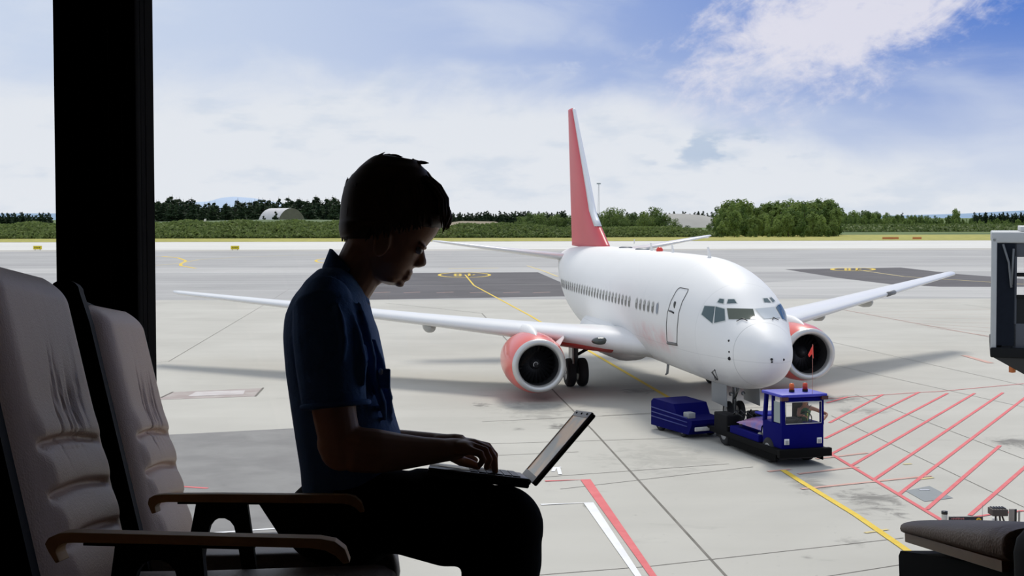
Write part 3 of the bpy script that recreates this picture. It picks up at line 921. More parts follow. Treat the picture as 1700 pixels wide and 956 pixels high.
# x: 0..1.42 across, y rearwards, z up
ch = MB(TG).bbox((-.02, -.06, .30), (1.44, 4.4, .46), .02).bbox((-.06, -.10, .26), (1.48, .06, .48), .02).build('bumper_frame', mat('bumper_black', (.004, .004, .004), .8, var=.3, spec=.12), tug)
MB(TG).box((.1, .2, .18), (1.32, 4.2, .30)).build('chassis', dark_metal, tug)
MB(TG).bbox((.0, .25, .10), (.04, 3.2, .32), .01).bbox((1.38, .25, .10), (1.42, 3.2, .32), .01).build('side_skirt', mat('skirt_black', (.004, .004, .004), .9, spec=.1), tug)
# cab with openings: lower body, posts, roof
cb = MB(TG).bbox((.10, .10, .46), (1.34, 1.22, 1.12), .03).build('cab_body', blue, tug)
for x0, y0, x1, y1, lean in ((.10, .10, .20, .20, .02), (1.26, .10, 1.34, .20, .02), (.10, 1.12, .19, 1.22, -.1), (1.26, 1.12, 1.34, 1.22, -.1), (.10, .62, .17, .70, 0)):
    MB(TG).add([(x0, y0, 1.08), (x1, y0, 1.08), (x1, y1, 1.08), (x0, y1, 1.08), (x0, y0 + lean, 1.86), (x1, y0 + lean, 1.86), (x1, y1 + lean, 1.86), (x0, y1 + lean, 1.86)],
               [(0, 3, 2, 1), (4, 5, 6, 7), (0, 1, 5, 4), (1, 2, 6, 5), (2, 3, 7, 6), (3, 0, 4, 7)]).build('cab_post', blue, tug)
MB(TG).bbox((.20, .09, 1.72), (1.27, .17, 1.88), .01).build('windscreen_header', blue, tug)
rf = MB(TG).bbox((.05, .02, 1.84), (1.40, 1.20, 1.92), .025).build('cab_roof', blue_l, tug)
for x0, x1 in ((.04, .24), (1.22, 1.41)):
    MB(TG).box((x0, .0, 1.76), (x1, .1, 1.86)).build('corner_lamp', mat('lamp_dark_red', (.05, .008, .01), .4), tug)
wf = MB(TG).tube([(.21, .10, 1.13), (1.26, .10, 1.13), (1.26, .10, 1.71), (.21, .10, 1.71), (.21, .10, 1.13)], .014, 6).build('windscreen_frame', mat('chrome', (.55, .56, .57), .25, .9), tug)
MB(TG).box((.21, .125, 1.12), (1.26, .13, 1.72)).build('windscreen_glass', glass, wf)
MB(TG).box((.12, .22, 1.14), (.125, .60, 1.70)).build('side_window', mat('side_glass', (.25, .30, .30), .15), tug)
MB(TG).tube([(.5, .08, 1.16), (.95, .08, 1.62)], .008, 5).build('wiper', black, wf)
orange = mat('beacon_orange', (.75, .14, .02), .25)
for i, (x_, m_) in enumerate(((.62, orange), (1.02, mat('beacon_amber_red', (.62, .06, .02), .25)))):
    b_ = MB(TG).lathe([(.075, 0), (.075, .06)], 16, Matrix.Translation((x_, .55, 1.92)) @ Matrix.Rotation(math.pi / 2, 4, 'X')).build('beacon_base', dark_metal, tug)
    MB(TG).lathe([(.001, 0), (.068, 0), (.068, .15), (.05, .18), (.001, .185)], 16, Matrix.Translation((x_, .55, 1.97)) @ Matrix.Rotation(math.pi / 2, 4, 'X')).build('beacon_lens', m_, b_)
an = MB(TG).tube([(.97, .06, 1.86), (.97, .06, 3.24)], .006, 5).build('antenna', mat('antenna_wire', (.45, .2, .15), .5), tug)
MB(TG).add([(.985, .06, 3.22), (.84, .055, 2.96), (.87, .05, 2.90), (.95, .06, 2.98), (1.0, .06, 2.86), (.985, .075, 3.22), (.84, .07, 2.96), (.87, .065, 2.90), (.95, .075, 2.98), (1.0, .075, 2.86)],
           [(0, 1, 2, 3, 4), (9, 8, 7, 6, 5), (0, 5, 6, 1), (1, 6, 7, 2), (2, 7, 8, 3), (3, 8, 9, 4), (4, 9, 5, 0)]).build('pennant', mat('pennant_red', (.85, .05, .03), .5, emit=None), an)
lampm = mat('headlamp_glass', (.75, .76, .76), .12, .2)
for x_ in (.24, 1.20):
    hl = MB(TG).bbox((x_ - .07, .075, .58), (x_ + .07, .11, .74), .01).build('headlamp', lampm, tug)
    MB(TG).box((x_ - .045, .06, .60), (x_ + .04, .08, .70)).build('lens', mat('lens_grey', (.35, .37, .38), .1), hl)
# dashboard, seat and steering wheel inside the cab
MB(TG).bbox((.22, .2, 1.08), (.72, .55, 1.26), .03).bbox((.55, .25, 1.08), (.8, .5, 1.2), .03).build('dashboard', mat('dash_dark', (.03, .03, .028), .7, var=.5, vscale=20), tug)
MB(TG).bbox((.78, .75, 1.0), (1.24, .85, 1.6), .03).build('driver_seat', mat('seat_black', (.02, .02, .02), .7), tug)
stw = [(.98 + .17 * math.cos(a), .42 + .05 * math.sin(a), 1.22 + .16 * math.sin(a)) for a in [2 * math.pi * k / 20 for k in range(21)]]
MB(TG).tube(stw, .015, 6).tube([(.98, .42, 1.22), (.98, .30, 1.05)], .02, 6).build('steering_wheel', black, tug)
# engine deck behind the cab
MB(TG).bbox((.02, 1.3, .46), (.30, 3.1, .66), .02).build('side_step', blue, tug)
MB(TG).bbox((.30, 1.35, .46), (1.34, 2.9, .82), .03).build('engine_box', blue, tug)
hd_ = []
for y_, hh in ((1.32, 1.05), (1.8, 1.08), (2.3, 1.02), (2.75, .86), (2.85, .80)):
    hd_.append([Vector((.70 + .60 * math.cos(a), y_, .78 + (hh - .78) * math.sin(a) ** .6)) for a in [math.pi * k / 14 for k in range(15)]])
hood_m = bpy.data.materials.new('hood_blue'); hood_m.use_nodes = True
t = NT(hood_m.node_tree); b = t.n('BsdfPrincipled'); o = t.n('OutputMaterial'); t.l(b.outputs[0], o.inputs[0])
b.inputs['Roughness'].default_value = .2; b.inputs['Coat Weight'].default_value = .6
t.l(t.mix(t.smooth(t.noise(t.n('TexCoord').outputs['Object'], 1.4, 3, .5), .42, .6), (.03, .035, .36), (.20, .03, .20)), b.inputs['Base Color'])
MB(TG).grid(hd_).build('hood', hood_m, tug)
MB(TG).bbox((.72, 2.35, 1.0), (1.30, 2.95, 1.06), .02).build('hood_panel', blue_l, tug)
MB(TG).tube([(.16, 1.30, .62), (.16, 1.34, .86), (.30, 1.36, .88), (.3, 1.42, .7)], .02, 6).build('hose', steel, tug)
MB(TG).ball((.2, 1.5, .6), (.10, .14, .12), 8).ball((.22, 1.75, .56), (.09, .1, .09), 8).build('pump', mat('pump_grey', (.35, .35, .30), .5, .5, var=.4, vscale=9), tug)
for i in range(5):
    MB(TG).tube([(.35 + .16 * i, 2.95, .9), (.3 + .16 * i, 3.3, 1.0 + .05 * (i % 2)), (.32 + .18 * i, 3.7, .8)], .018, 6).build('hydraulic_line', dark_metal, tug)
# rear deck, fender and arm that cradles the nose wheels
MB(TG).bbox((.0, 3.25, .30), (.40, 4.15, .92), .04).build('fender', mat('fender_black', (.005, .005, .006), .7, spec=.15), tug)
MB(TG).box((.03, 3.23, .60), (.39, 3.25, .62)).build('fender_strip', steel, tug)
MB(TG).bbox((1.04, 3.25, .30), (1.42, 4.15, .9), .04).build('fender', mat('fender_black', (0, 0, 0)), tug)
MB(TG).box((.5, 4.1, .24), (1.0, 5.6, .34)).build('lift_arm', dark_metal, tug)
for x_ in (.05, 1.10):
    for y_ in (.85, 3.6):
        wheel(TG @ Matrix.Translation((x_ + .13, y_, .34 if y_ < 2 else .36)), .34 if y_ < 2 else .36, .26, tug, 'wheel')

# driver: one continuous figure
def skin(name, joints, bones, m_, parent=None, frame=ID, sub=2):
    me = bpy.data.meshes.new(name)
    inv = parent.matrix_world.inverted() if parent else ID
    T = inv @ frame
    me.from_pydata([T @ Vector(j[0]) for j in joints], bones, [])
    o = bpy.data.objects.new(name, me); C.objects.link(o)
    if parent: o.parent = parent; o.matrix_world = parent.matrix_world.copy()
    m1 = o.modifiers.new('skin', 'SKIN'); m1.use_smooth_shade = True
    o.modifiers.new('sub', 'SUBSURF').levels = sub; o.modifiers['sub'].render_levels = sub
    sv = me.skin_vertices[0].data
    for i, j in enumerate(joints):
        r = j[1]; sv[i].radius = (r, r) if not isinstance(r, tuple) else r
    sv[0].use_root = True
    me.materials.append(m_)
    return o
skin_l = mat('driver_skin', (.42, .20, .12), .55)
DR = TG
drv = empty('person', TG @ Matrix.Translation((1.05, .68, 1.0)), 'driver in a green vest leaning an elbow out of the blue tug', 'person')
J = [((1.05, .72, 1.02), .13), ((1.05, .70, 1.22), .13), ((1.06, .66, 1.42), .14), ((1.05, .63, 1.53), .06), ((1.04, .58, 1.60), .075), ((1.03, .57, 1.70), .085),
     ((1.26, .60, 1.45), .06), ((1.63, .44, 1.29), .046), ((1.42, .28, 1.17), .036), ((1.33, .24, 1.20), .03),
     ((.90, .64, 1.43), .06), ((.80, .52, 1.28), .045), ((.88, .36, 1.30), .035), ((.92, .34, 1.28), .03),
     ((1.12, .50, 1.02), .08), ((1.14, .30, 1.0), .06), ((.96, .50, 1.02), .08), ((.96, .30, 1.0), .06)]
skin('body', J, [(0, 1), (1, 2), (2, 3), (3, 4), (4, 5), (2, 6), (6, 7), (7, 8), (8, 9), (2, 10), (10, 11), (11, 12), (12, 13), (0, 14), (14, 15), (0, 16), (16, 17)], skin_l, drv, TG)
MB(TG).ball((1.035, .575, 1.705), (.085, .095, .07), 10).build('hair', mat('driver_hair', (.06, .04, .025), .8), drv)
for hx, hy, hz in ((1.33, .23, 1.21), (.93, .33, 1.28)):
    for k in range(4):
        MB(TG).tube([(hx - .03 + .018 * k, hy, hz), (hx - .03 + .018 * k, hy - .05, hz - .005), (hx - .03 + .018 * k, hy - .07, hz - .03)], [.010, .009, .007], 6).build('finger', skin_l, drv)
MB(TG).tube([(1.05, .72, 1.02), (1.05, .70, 1.2), (1.06, .66, 1.40), (1.05, .64, 1.49)], [.155, .16, .18, .09], 14).build('vest', mat('vest_green', (.05, .16, .07), .8, var=.2, vscale=12), drv)
MB(TG).tube([(1.06, .51, 1.08), (1.06, .47, 1.38)], .02, 6).build('reflective_stripe', mat('stripe_yellow', (.7, .75, .2), .5), drv)

# blue power cart coupled behind the tug
CF = Matrix.Translation((5.86, 39.2, 0)) @ Matrix.Rotation(math.radians(24), 4, 'Z')
cart = empty('power_cart', CF, 'low blue equipment cart with sloping top behind the pushback tug', 'cart')
MB(CF).prism([(.1, .46), (.1, .58), (.95, .62), (1.15, .95), (2.35, .98), (2.5, .88), (2.5, .14), (.3, .14)], -.55, .62, 'x').build('cart_body', mat('cart_blue', (.0015, .002, .085), .8, var=.2, spec=.1), cart)
for z_ in (.42, .56, .70):
    MB(CF).tube([(-.56, .35, z_ * .9), (-.56, 2.45, z_)], .018, 6).build('side_rail', mat('rail_blue', (.03, .04, .22), .5), cart)
MB(CF).bbox((-.45, .45, .58), (-.2, .75, .76), .02).build('control_box', grey_paint, cart)
MB(CF).bbox((-.45, .06, .26), (.05, .12, .38), .02).build('tail_plate', mat('plate_white', (.6, .6, .58), .5, var=.5, vscale=6), cart)
MB(CF).tube([(.0, .1, .38), (.3, -.6, .38)], .04, 8).build('coupling_bar', dark_metal, cart)
for x_ in (-.42, .5):
    for y_ in (.75, 2.1):
        wheel(CF @ Matrix.Translation((x_, y_, .23)), .23, .16, cart, 'wheel')

# ------------------------------------------------------------------ boarding bridge head at right
JB = Matrix.Translation((AT(1645, 480, 24.0).x, 24.0, 0)) @ Matrix.Rotation(math.radians(-19.5), 4, 'Z')
bridge = empty('boarding_bridge', JB, 'grey boarding bridge cab with dark open end at the right edge', 'jet bridge')
zt = AT(1645, 385, 24).z; zl = AT(1645, 582, 24).z
bg_ = mat('bridge_grey', (.42, .44, .45), .5, var=.08)
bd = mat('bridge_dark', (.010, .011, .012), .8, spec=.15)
MB(JB).bbox((0, 0, zt - .20), (5, 3.0, zt), .03).build('cab_roof', bg_, bridge)
MB(JB).bbox((.5, .3, zt), (5, 2.4, zt + .10), .02).build('roof_rail', mat('rail_pale', (.62, .62, .6), .5), bridge)
MB(JB).bbox((0, 0, zl), (.10, .12, zt - .1), .02).build('end_post', bg_, bridge)
for k in range(9):
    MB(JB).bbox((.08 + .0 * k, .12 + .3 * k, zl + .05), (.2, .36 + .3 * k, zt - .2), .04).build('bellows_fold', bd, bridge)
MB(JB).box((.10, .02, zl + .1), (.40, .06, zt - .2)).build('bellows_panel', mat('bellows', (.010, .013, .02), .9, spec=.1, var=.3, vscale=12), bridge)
MB(JB).tube([(.20, -.02, zt - .22), (.30, -.02, zt - .55), (.34, -.02, zt - .95), (.35, -.02, zt - 1.0)], .022, 6).tube([(.35, -.02, zt - .95), (.38, -.02, zt - .3)], .022, 6).build('canopy_arm', mat('arm_grey', (.12, .13, .14), .4), bridge)
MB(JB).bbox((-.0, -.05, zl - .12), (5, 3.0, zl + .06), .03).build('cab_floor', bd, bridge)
MB(JB).add([(.02, -.02, zl - .1), (.6, -.02, zl - .42), (5, -.02, zl - .52), (5, -.02, zl), (.02, .3, zl - .1), (.6, .3, zl - .42), (5, .3, zl - .52), (5, .3, zl)],
           [(0, 1, 2, 3), (7, 6, 5, 4), (0, 4, 5, 1), (1, 5, 6, 2), (2, 6, 7, 3), (0, 3, 7, 4)]).build('floor_beam', mat('beam_black', (.02, .02, .018), .7), bridge)
# door wall with window beside the opening
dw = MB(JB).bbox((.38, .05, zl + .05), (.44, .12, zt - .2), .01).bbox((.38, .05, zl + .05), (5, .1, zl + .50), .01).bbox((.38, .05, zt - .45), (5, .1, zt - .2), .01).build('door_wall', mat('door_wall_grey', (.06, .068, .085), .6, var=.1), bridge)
MB(JB).box((.44, .06, zl + .50), (5, .08, zl + 1.0)).build('dark_panel', mat('tinted', (.012, .014, .016), .5, spec=.2), dw)
MB(JB).bbox((.44, .04, zl + 1.35), (5, .1, zl + 1.42), .01).bbox((.44, .03, zl + .96), (5, .11, zl + 1.02), .01).build('window_bar', bd, dw)
MB(JB).box((.44, .07, zl + 1.02), (5, .075, zt - .45)).build('window_glass', glass, dw)
MB(JB).lathe([(.01, 0), (.06, .01), (.06, .12)], 12, Matrix.Translation((.38, .1, zl - .40)) @ Matrix.Rotation(math.pi / 2, 4, 'X')).build('warning_lamp', mat('amber_lens', (.5, .14, .03), .3), bridge)
MB(JB).box((.42, .0, zl - .34), (.52, .05, zl - .05)).build('yellow_plate', mat('plate_yellow', (.5, .36, .03), .5), bridge)
for x_ in (3.4, 4.6): MB(JB).bbox((x_, 1.2, 0), (x_ + .3, 1.5, zl - .1), .03).build('support_leg', grey_paint, bridge)

# ------------------------------------------------------------------ equipment on the apron at the lower right
def at_ground(px, py, y): return AT(px, py, y)
YQ = 27.6
sg0 = AT(1576, 858, YQ); sg1 = AT(1632, 870, YQ)
sign = empty('stand_sign', Matrix.Translation((sg0.x, YQ, 0)), 'long black sign with yellow lettering and round yellow emblem beyond the right armrest', 'sign')
SF = Matrix.Translation((0, 0, 0))
sb = MB().bbox((sg0.x, YQ, sg1.z - .16), (sg1.x, YQ + .06, sg0.z), .008).build('sign_board', mat('sign_black', (.012, .012, .014), .4), sign)
yl = mat('sign_yellow', (.85, .50, .03), .4)
cxs = AT(1624.5, 863.5, YQ)
MB().lathe([(.001, 0), (.055, 0), (.055, .012), (.001, .012)], 24, Matrix.Translation((cxs.x, YQ - .014, cxs.z))).build('sign_emblem', yl, sign)
MB().box((cxs.x - .012, YQ - .02, cxs.z - .03), (cxs.x + .012, YQ - .012, cxs.z + .03)).box((cxs.x - .03, YQ - .02, cxs.z - .012), (cxs.x + .03, YQ - .012, cxs.z + .012)).build('emblem_cross', mat('sign_ochre', (.35, .18, .01), .5), sign)
def lettering(px0, px1, py0, py1, n, m_, rnd):
    mb = MB(); a = AT(px0, py0, YQ); b = AT(px1, py1, YQ); wd = (b.x - a.x) / n
    for k in range(n):
        x0 = a.x + k * wd; hh = (a.z - b.z); z0 = b.z
        mb.box((x0, YQ - .01, z0), (x0 + wd * .22, YQ, z0 + hh * rnd.choice((.7, 1.0))))
        mb.box((x0, YQ - .01, z0 + hh * rnd.choice((.0, .4))), (x0 + wd * .72, YQ, z0 + hh * .18 + hh * .4))
    return mb.build('sign_lettering', m_, sign)
rn = random.Random(4)
lettering(1600, 1617, 864.5, 868.5, 8, yl, rn)
lettering(1579, 1601, 859, 862, 10, mat('sign_red', (.75, .25, .25), .5), rn)
for x_ in (sg0.x + .05, sg1.x - .06):
    MB().tube([(x_, YQ + .03, 0), (x_, YQ + .03, sg1.z - .14)], .025, 8).build('sign_post', grey_paint, sign)
rod = AT(1632, 838, YQ)
MB().tube([(rod.x, YQ + .03, sg0.z), (rod.x, YQ + .03, rod.z)], .005, 5).build('thin_rod', mat('rod_grey', (.3, .3, .3), .5), sign)
# winch like unit on trestle legs
a = AT(1648, 846, YQ); b = AT(1674, 857, YQ)
unit = empty('winch_unit', Matrix.Translation((a.x, YQ, 0)), 'dark brown box shaped unit on thin splayed legs right of the black sign', 'equipment')
ub_ = mat('unit_brown', (.06, .045, .04), .6, var=.3)
MB().bbox((a.x, YQ, b.z), (b.x, YQ + .3, a.z), .015).build('unit_body', ub_, unit)
for k in range(5):
    x_ = a.x + .03 + k * .06
    MB().box((x_, YQ + .05, a.z), (x_ + .03, YQ + .25, a.z + .02)).build('unit_rib', dark_metal, unit)
for x0, x1 in ((.12, .10), (.20, .22), (.24, .36)):
    MB().tube([(a.x + x0, YQ + .15, b.z + .01), (a.x + x1, YQ + .1, 0)], .02, 6).build('leg', ub_, unit)
# pale cylinder bollard with dark cap at left, posts at right
c0 = AT(1563, 849, YQ); c1 = AT(1573, 853, YQ)
bol = empty('bollard', Matrix.Translation(((c0.x + c1.x) / 2, YQ, 0)), 'short pale bollard with black cap left of the black sign', 'bollard')
MB().lathe([(.06, 0), (.06, c1.z)], 20, Matrix.Translation(((c0.x + c1.x) / 2, YQ, 0)) @ Matrix.Rotation(math.pi / 2, 4, 'X')).build('bollard_tube', mat('bollard_pale', (.55, .54, .50), .6), bol)
MB().lathe([(.001, 0), (.065, 0), (.065, .06), (.001, .06)], 20, Matrix.Translation(((c0.x + c1.x) / 2, YQ, c1.z)) @ Matrix.Rotation(math.pi / 2, 4, 'X')).build('bollard_cap', black, bol)
pcol = (mat('post_grey', (.28, .25, .23), .6), black, mat('post_white', (.72, .72, .70), .5))
for (px, wd, top, m_, lb, nm) in ((1680, .055, 845, pcol[0], 'wide grey brown post right of the trestle unit', 'post'), (1686, .025, 845, pcol[1], 'thin black post second from the right on the apron edge', 'post'),
                             (1652, .055, 860, pcol[2], 'low white box post left of the trestle legs', 'marker_post'), (1692, .02, 848, pcol[0], 'thinnest grey post at the far right of the equipment', 'post')):
    p_ = AT(px, top, YQ + .55)
    o_ = MB().bbox((p_.x - wd, YQ + .54, 0), (p_.x + wd, YQ + .54 + wd, p_.z), .006).build(nm, m_)
    rebase(o_, (p_.x, YQ + .55, 0)); tag(o_, lb, 'post')
# ------------------------------------------------------------------ seats in the waiting room
def leather_mat(name, c0, c1):
    m_ = bpy.data.materials.new(name); m_.use_nodes = True
    t = NT(m_.node_tree)
    b = t.n('BsdfPrincipled'); o = t.n('OutputMaterial'); t.l(b.outputs[0], o.inputs[0])
    b.inputs['Roughness'].default_value = .5; b.inputs['Specular IOR Level'].default_value = .45
    co = t.n('TexCoord').outputs['Object']
    n1 = t.noise(co, 6, 5, .6)
    t.l(t.mix(n1, c0, c1), b.inputs['Base Color'])
    vo = t.n('TexVoronoi'); vo.inputs['Scale'].default_value = 260; t.l(co, vo.inputs['Vector'])
    hgt = t.math('ADD', t.math('MULTIPLY', vo.outputs['Distance'], .5), t.math('MULTIPLY', t.noise(t.mapping(co, sc=(1, 1, .25)), 38, 6, .65), 1.3))
    bp = t.n('Bump'); bp.inputs['Strength'].default_value = .30; bp.inputs['Distance'].default_value = .004
    t.l(hgt, bp.inputs['Height']); t.l(bp.outputs[0], b.inputs['Normal'])
    MATS[name] = m_
    return m_
leather = leather_mat('worn_leather', (.64, .40, .26), (.78, .52, .36))
seat_l = leather_mat('seat_leather', (.26, .20, .17), (.34, .27, .23))
wood = mat('armrest_wood', (.56, .32, .13), .6, var=.3, vscale=14, spec=.2)
shell_m = mat('chair_shell', (.006, .005, .005), .7, spec=.15)

RD = Vector((-.0991, 1.0, 0)).normalized()      # row runs this way in the room's frame
FD = Vector((RD.y, -RD.x, 0))                   # seats face this way
BASE = Vector((-.635, 0, 0))
def RP(s, D, z):
    """s forward of the back's top line, D distance from the eye, z above the eye"""
    k = D / RD.y
    return BASE + RD * k + FD * s + Vector((0, 0, z))

ZT, ZB = .268, -.36
def back_s(z):
    return .12 * (ZT - z) / .45
SEAMS = (-.052, -.132, -.208)
def make_chair(Dn, Df, label):
    mid = (Dn + Df) / 2
    M_ = FI @ Matrix.Translation(RP(.3, mid, FLOOR))
    ch = empty('lounge_chair', M_, label, 'chair', 'tandem lounge chairs along the left')
    W_ = Df - Dn
    rows = []
    NZ, ND = 150, 72
    rn = random.Random(int(Dn * 100))
    creases = [(rn.uniform(.34, .70), rn.uniform(.016, .028), rn.uniform(.03, .13), rn.uniform(.004, .0085)) for _ in range(11)]
    for i in range(NZ + 1):
        z = ZT - (ZT - ZB) * i / NZ
        row = []
        for j in range(ND + 1):
            u = j / ND
            e = min(u, 1 - u)
            # rounded top corner
            zz = z
            topdrop = .035 * max(0, 1 - (1 - u) / .16) ** 2 + .012 * max(0, 1 - u / .10) ** 2 + .024 * (1 - u)
            zz = z - topdrop * max(0, 1 - (ZT - z) / .25)
            s = back_s(zz)
            # pillow across the width and towards the top
            pil = .034 * (1 - (1 - min(1, e / .16)) ** 2.2)
            tk = (ZT - z)
            pil *= 1 - (1 - min(1, tk / .05)) ** 2.2
            # horizontal channels between the lumbar pads (they fade at the edges)
            inside = min(1, max(0, (e - .10) / .07))
            for k, sz_ in enumerate(SEAMS):
                d = (z - sz_ - .014 * math.sin(math.pi * u)) / .008
                pil -= .018 * math.exp(-d * d) * inside
                lower = (SEAMS + (-.30,))[k + 1]
                if lower < z < sz_:
                    q = (z - lower) / (sz_ - lower)
                    pil += .009 * math.sin(math.pi * q) * inside
            if z > SEAMS[0]:
                pil += .007 * math.exp(-((z - SEAMS[0] - .03) / .03) ** 2) * inside
            # stretched vertical creases above the first channel
            for cu, cw, cz_, ca in creases:
                cc = cu + (z - SEAMS[0]) * .35
                pil -= ca * math.exp(-((u - cc) / (cw * .5)) ** 2) * math.exp(-((z - (SEAMS[0] + cz_)) / .055) ** 2)
            row.append(RP(s + pil - .02, Dn + W_ * u, zz))
        rows.append(row)
    bm_ = MB(FI)
    # close over the top and round the sides to the shell
    top = [RP(back_s(ZT) - .035, Dn + W_ * j / ND, rows[0][j].z - .008) for j in range(ND + 1)]
    bm_.grid([top] + rows)
    def side(j, off):
        return [[rows[i][j] for i in range(NZ + 1)], [rows[i][j] + FD * -.03 + RD * off for i in range(NZ + 1)]]
    bm_.grid(side(0, -.002)); bm_.grid(side(ND, .002))
    bm_.build('backrest_cushion', leather, ch)
    # black shell behind, its curved edge shows between two chairs
    prof = []
    for k in range(9):
        a = math.pi * k / 8
        prof.append((-.052 + .032 * math.cos(a) * 1.0, ZT + .0 + .026 * math.sin(a)))
    outl = [(back_s(z) - .014, z) for z in (ZB, -.2, 0, .2)] + prof + [(back_s(z) - .088 - .012 * math.sin((.2 - z) * 3), z) for z in (.2, .05, -.1, -.25, ZB)]
    sh = MB(FI)
    n_ = len(outl)
    for (D0, D1, dz) in ((Dn - .035, Dn + .012, 0), (Df - .012, Df + .004, -.035), (Dn, Df, -.03)):
        vs = [RP(s, D0, z + (dz if z > .15 else 0)) for s, z in outl] + [RP(s - (.02 if D1 - D0 > .2 else 0), D1, z + (dz if z > .15 else 0)) for s, z in outl]
        sh.add(vs, [(i, (i + 1) % n_, n_ + (i + 1) % n_, n_ + i) for i in range(n_)] + [list(range(n_))[::-1], [n_ + i for i in range(n_)]], smooth=False)
    sh.build('backrest_shell', shell_m, ch)
    # seat cushion with rolled front
    sr = []
    outl2 = []
    for k in range(11):
        a = math.pi / 2 - math.pi * k / 10
        outl2.append((.63 + .05 * math.cos(a), -.345 + .052 * math.sin(a)))
    outl2 = [(.12, -.30), (.3, -.300), (.5, -.296)] + outl2 + [(.4, -.405), (.12, -.40)]
    for D in [Dn + W_ * k / 24 for k in range(25)]:
        u = (D - Dn) / W_; e = min(u, 1 - u)
        sq = .012 * (1 - min(1, e / .08)) ** 2
        cen = -.35
        sr.append([RP(s - (sq if s > .6 else 0), D, z - (z - cen) * sq * 8) for s, z in outl2])
    sc = MB(FI).grid(sr, closed=True)
    m0 = len(outl2)
    sc.f.append(list(range(m0))); sc.mi.append(0); sc.sm.append(False)
    sc.f.append([24 * m0 + k for k in range(m0)]); sc.mi.append(0); sc.sm.append(False)
    sc.build('seat_cushion', seat_l, ch)
    sp_ = MB(FI)
    vs = [RP(s, D, z) for D in (Dn - .03, Df + .0) for s, z in ((.0, -.33), (.1, -.40), (.60, -.405), (.60, -.44), (.05, -.45), (-.02, -.40))]
    sp_.add(vs, [(i, (i + 1) % 6, 6 + (i + 1) % 6, 6 + i) for i in range(6)] + [[5, 4, 3, 2, 1, 0], [6, 7, 8, 9, 10, 11]], smooth=False)
    sp_.build('seat_pan', shell_m, ch)
    for s_ in (.10, .52):
        MB(FI).tube([RP(s_, mid, -.44), RP(s_, mid, FLOOR + .012)], .03, 12).tube([RP(s_, mid - .12, FLOOR + .03), RP(s_, mid + .12, FLOOR + .03)], .022, 8).build('leg', dark_metal, ch)
    return ch

def make_arm(ch, D, px):
    """bentwood armrest: px holds pixel outline of its camera side at distance D; drop legs arch below"""
    top, bot, w_ = px['top'], px['bot'], .06
    T = [L(x, y, D) for x, y in top]; B = [L(x, y, D) for x, y in bot]
    outl = T + B[::-1]
    n_ = len(outl)
    off = RD * w_
    mb = MB(FI)
    mb.add(outl + [p + off for p in outl], [(i, (i + 1) % n_, n_ + (i + 1) % n_, n_ + i) for i in range(n_)], smooth=False)
    k = len(T); m_ = len(B)
    for i in range(min(k, m_) - 1):
        for o in (0, n_):
            mb.f.append([o + i, o + i + 1, o + n_ - 2 - i, o + n_ - 1 - i]); mb.mi.append(0); mb.sm.append(False)
    arm = mb.build('armrest', wood, ch)
    md = arm.modifiers.new('bevel', 'BEVEL'); md.width = .0015; md.segments = 2; md.limit_method = 'ANGLE'
    # black plate below the wood and arched bracket down to the seat pan
    pl = [L(x, y, D) for x, y in px['plate']]
    br = [L(x, y, D) for x, y in px['bracket']]
    ar = [L(x, y, D) for x, y in px['arch']]
    mb = MB(FI)
    def ext(poly_, d0, d1):
        q = len(poly_)
        mb.add([p + RD * d0 for p in poly_] + [p + RD * d1 for p in poly_], [(i, (i + 1) % q, q + (i + 1) % q, q + i) for i in range(q)] + [list(range(q))[::-1], [q + i for i in range(q)]], smooth=False)
    ext(pl, .004, .052)
    if 'front' in px: ext([L(x, y, D) for x, y in px['front']], .012, .044)
    # bracket = left leg, head and right leg round an arch
    tl, tr_, brr, bll = br
    q = len(ar)
    half = q // 2
    L_ = [tl.lerp(bll, k / half) for k in range(half + 1)]; R_ = [tr_.lerp(brr, k / half) for k in range(half + 1)]
    am = ar[half]
    outerl = L_[::-1] + R_      # bottom left -> up -> top right -> down
    inner = ar                  # bottom left -> over -> bottom right
    inn = []
    for k in range(len(outerl)):
        f_ = k / (len(outerl) - 1) * (q - 1); i0 = int(min(q - 2, f_)); inn.append(inner[i0].lerp(inner[i0 + 1], f_ - i0))
    m2 = len(outerl)
    for d0, d1 in ((.012, .044),):
        vs = [p + RD * d0 for p in outerl] + [p + RD * d0 for p in inn] + [p + RD * d1 for p in outerl] + [p + RD * d1 for p in inn]
        fs = []
        for k in range(m2 - 1):
            fs += [(k, k + 1, m2 + k + 1, m2 + k), (2 * m2 + k, 3 * m2 + k, 3 * m2 + k + 1, 2 * m2 + k + 1), (k, 2 * m2 + k, 2 * m2 + k + 1, k + 1), (m2 + k, m2 + k + 1, 3 * m2 + k + 1, 3 * m2 + k)]
        fs += [(0, m2, 3 * m2, 2 * m2), (m2 - 1, 3 * m2 - 1, 4 * m2 - 1, 2 * m2 - 1)]
        mb.add(vs, fs, smooth=False)
    mb.build('armrest_bracket', shell_m, ch)

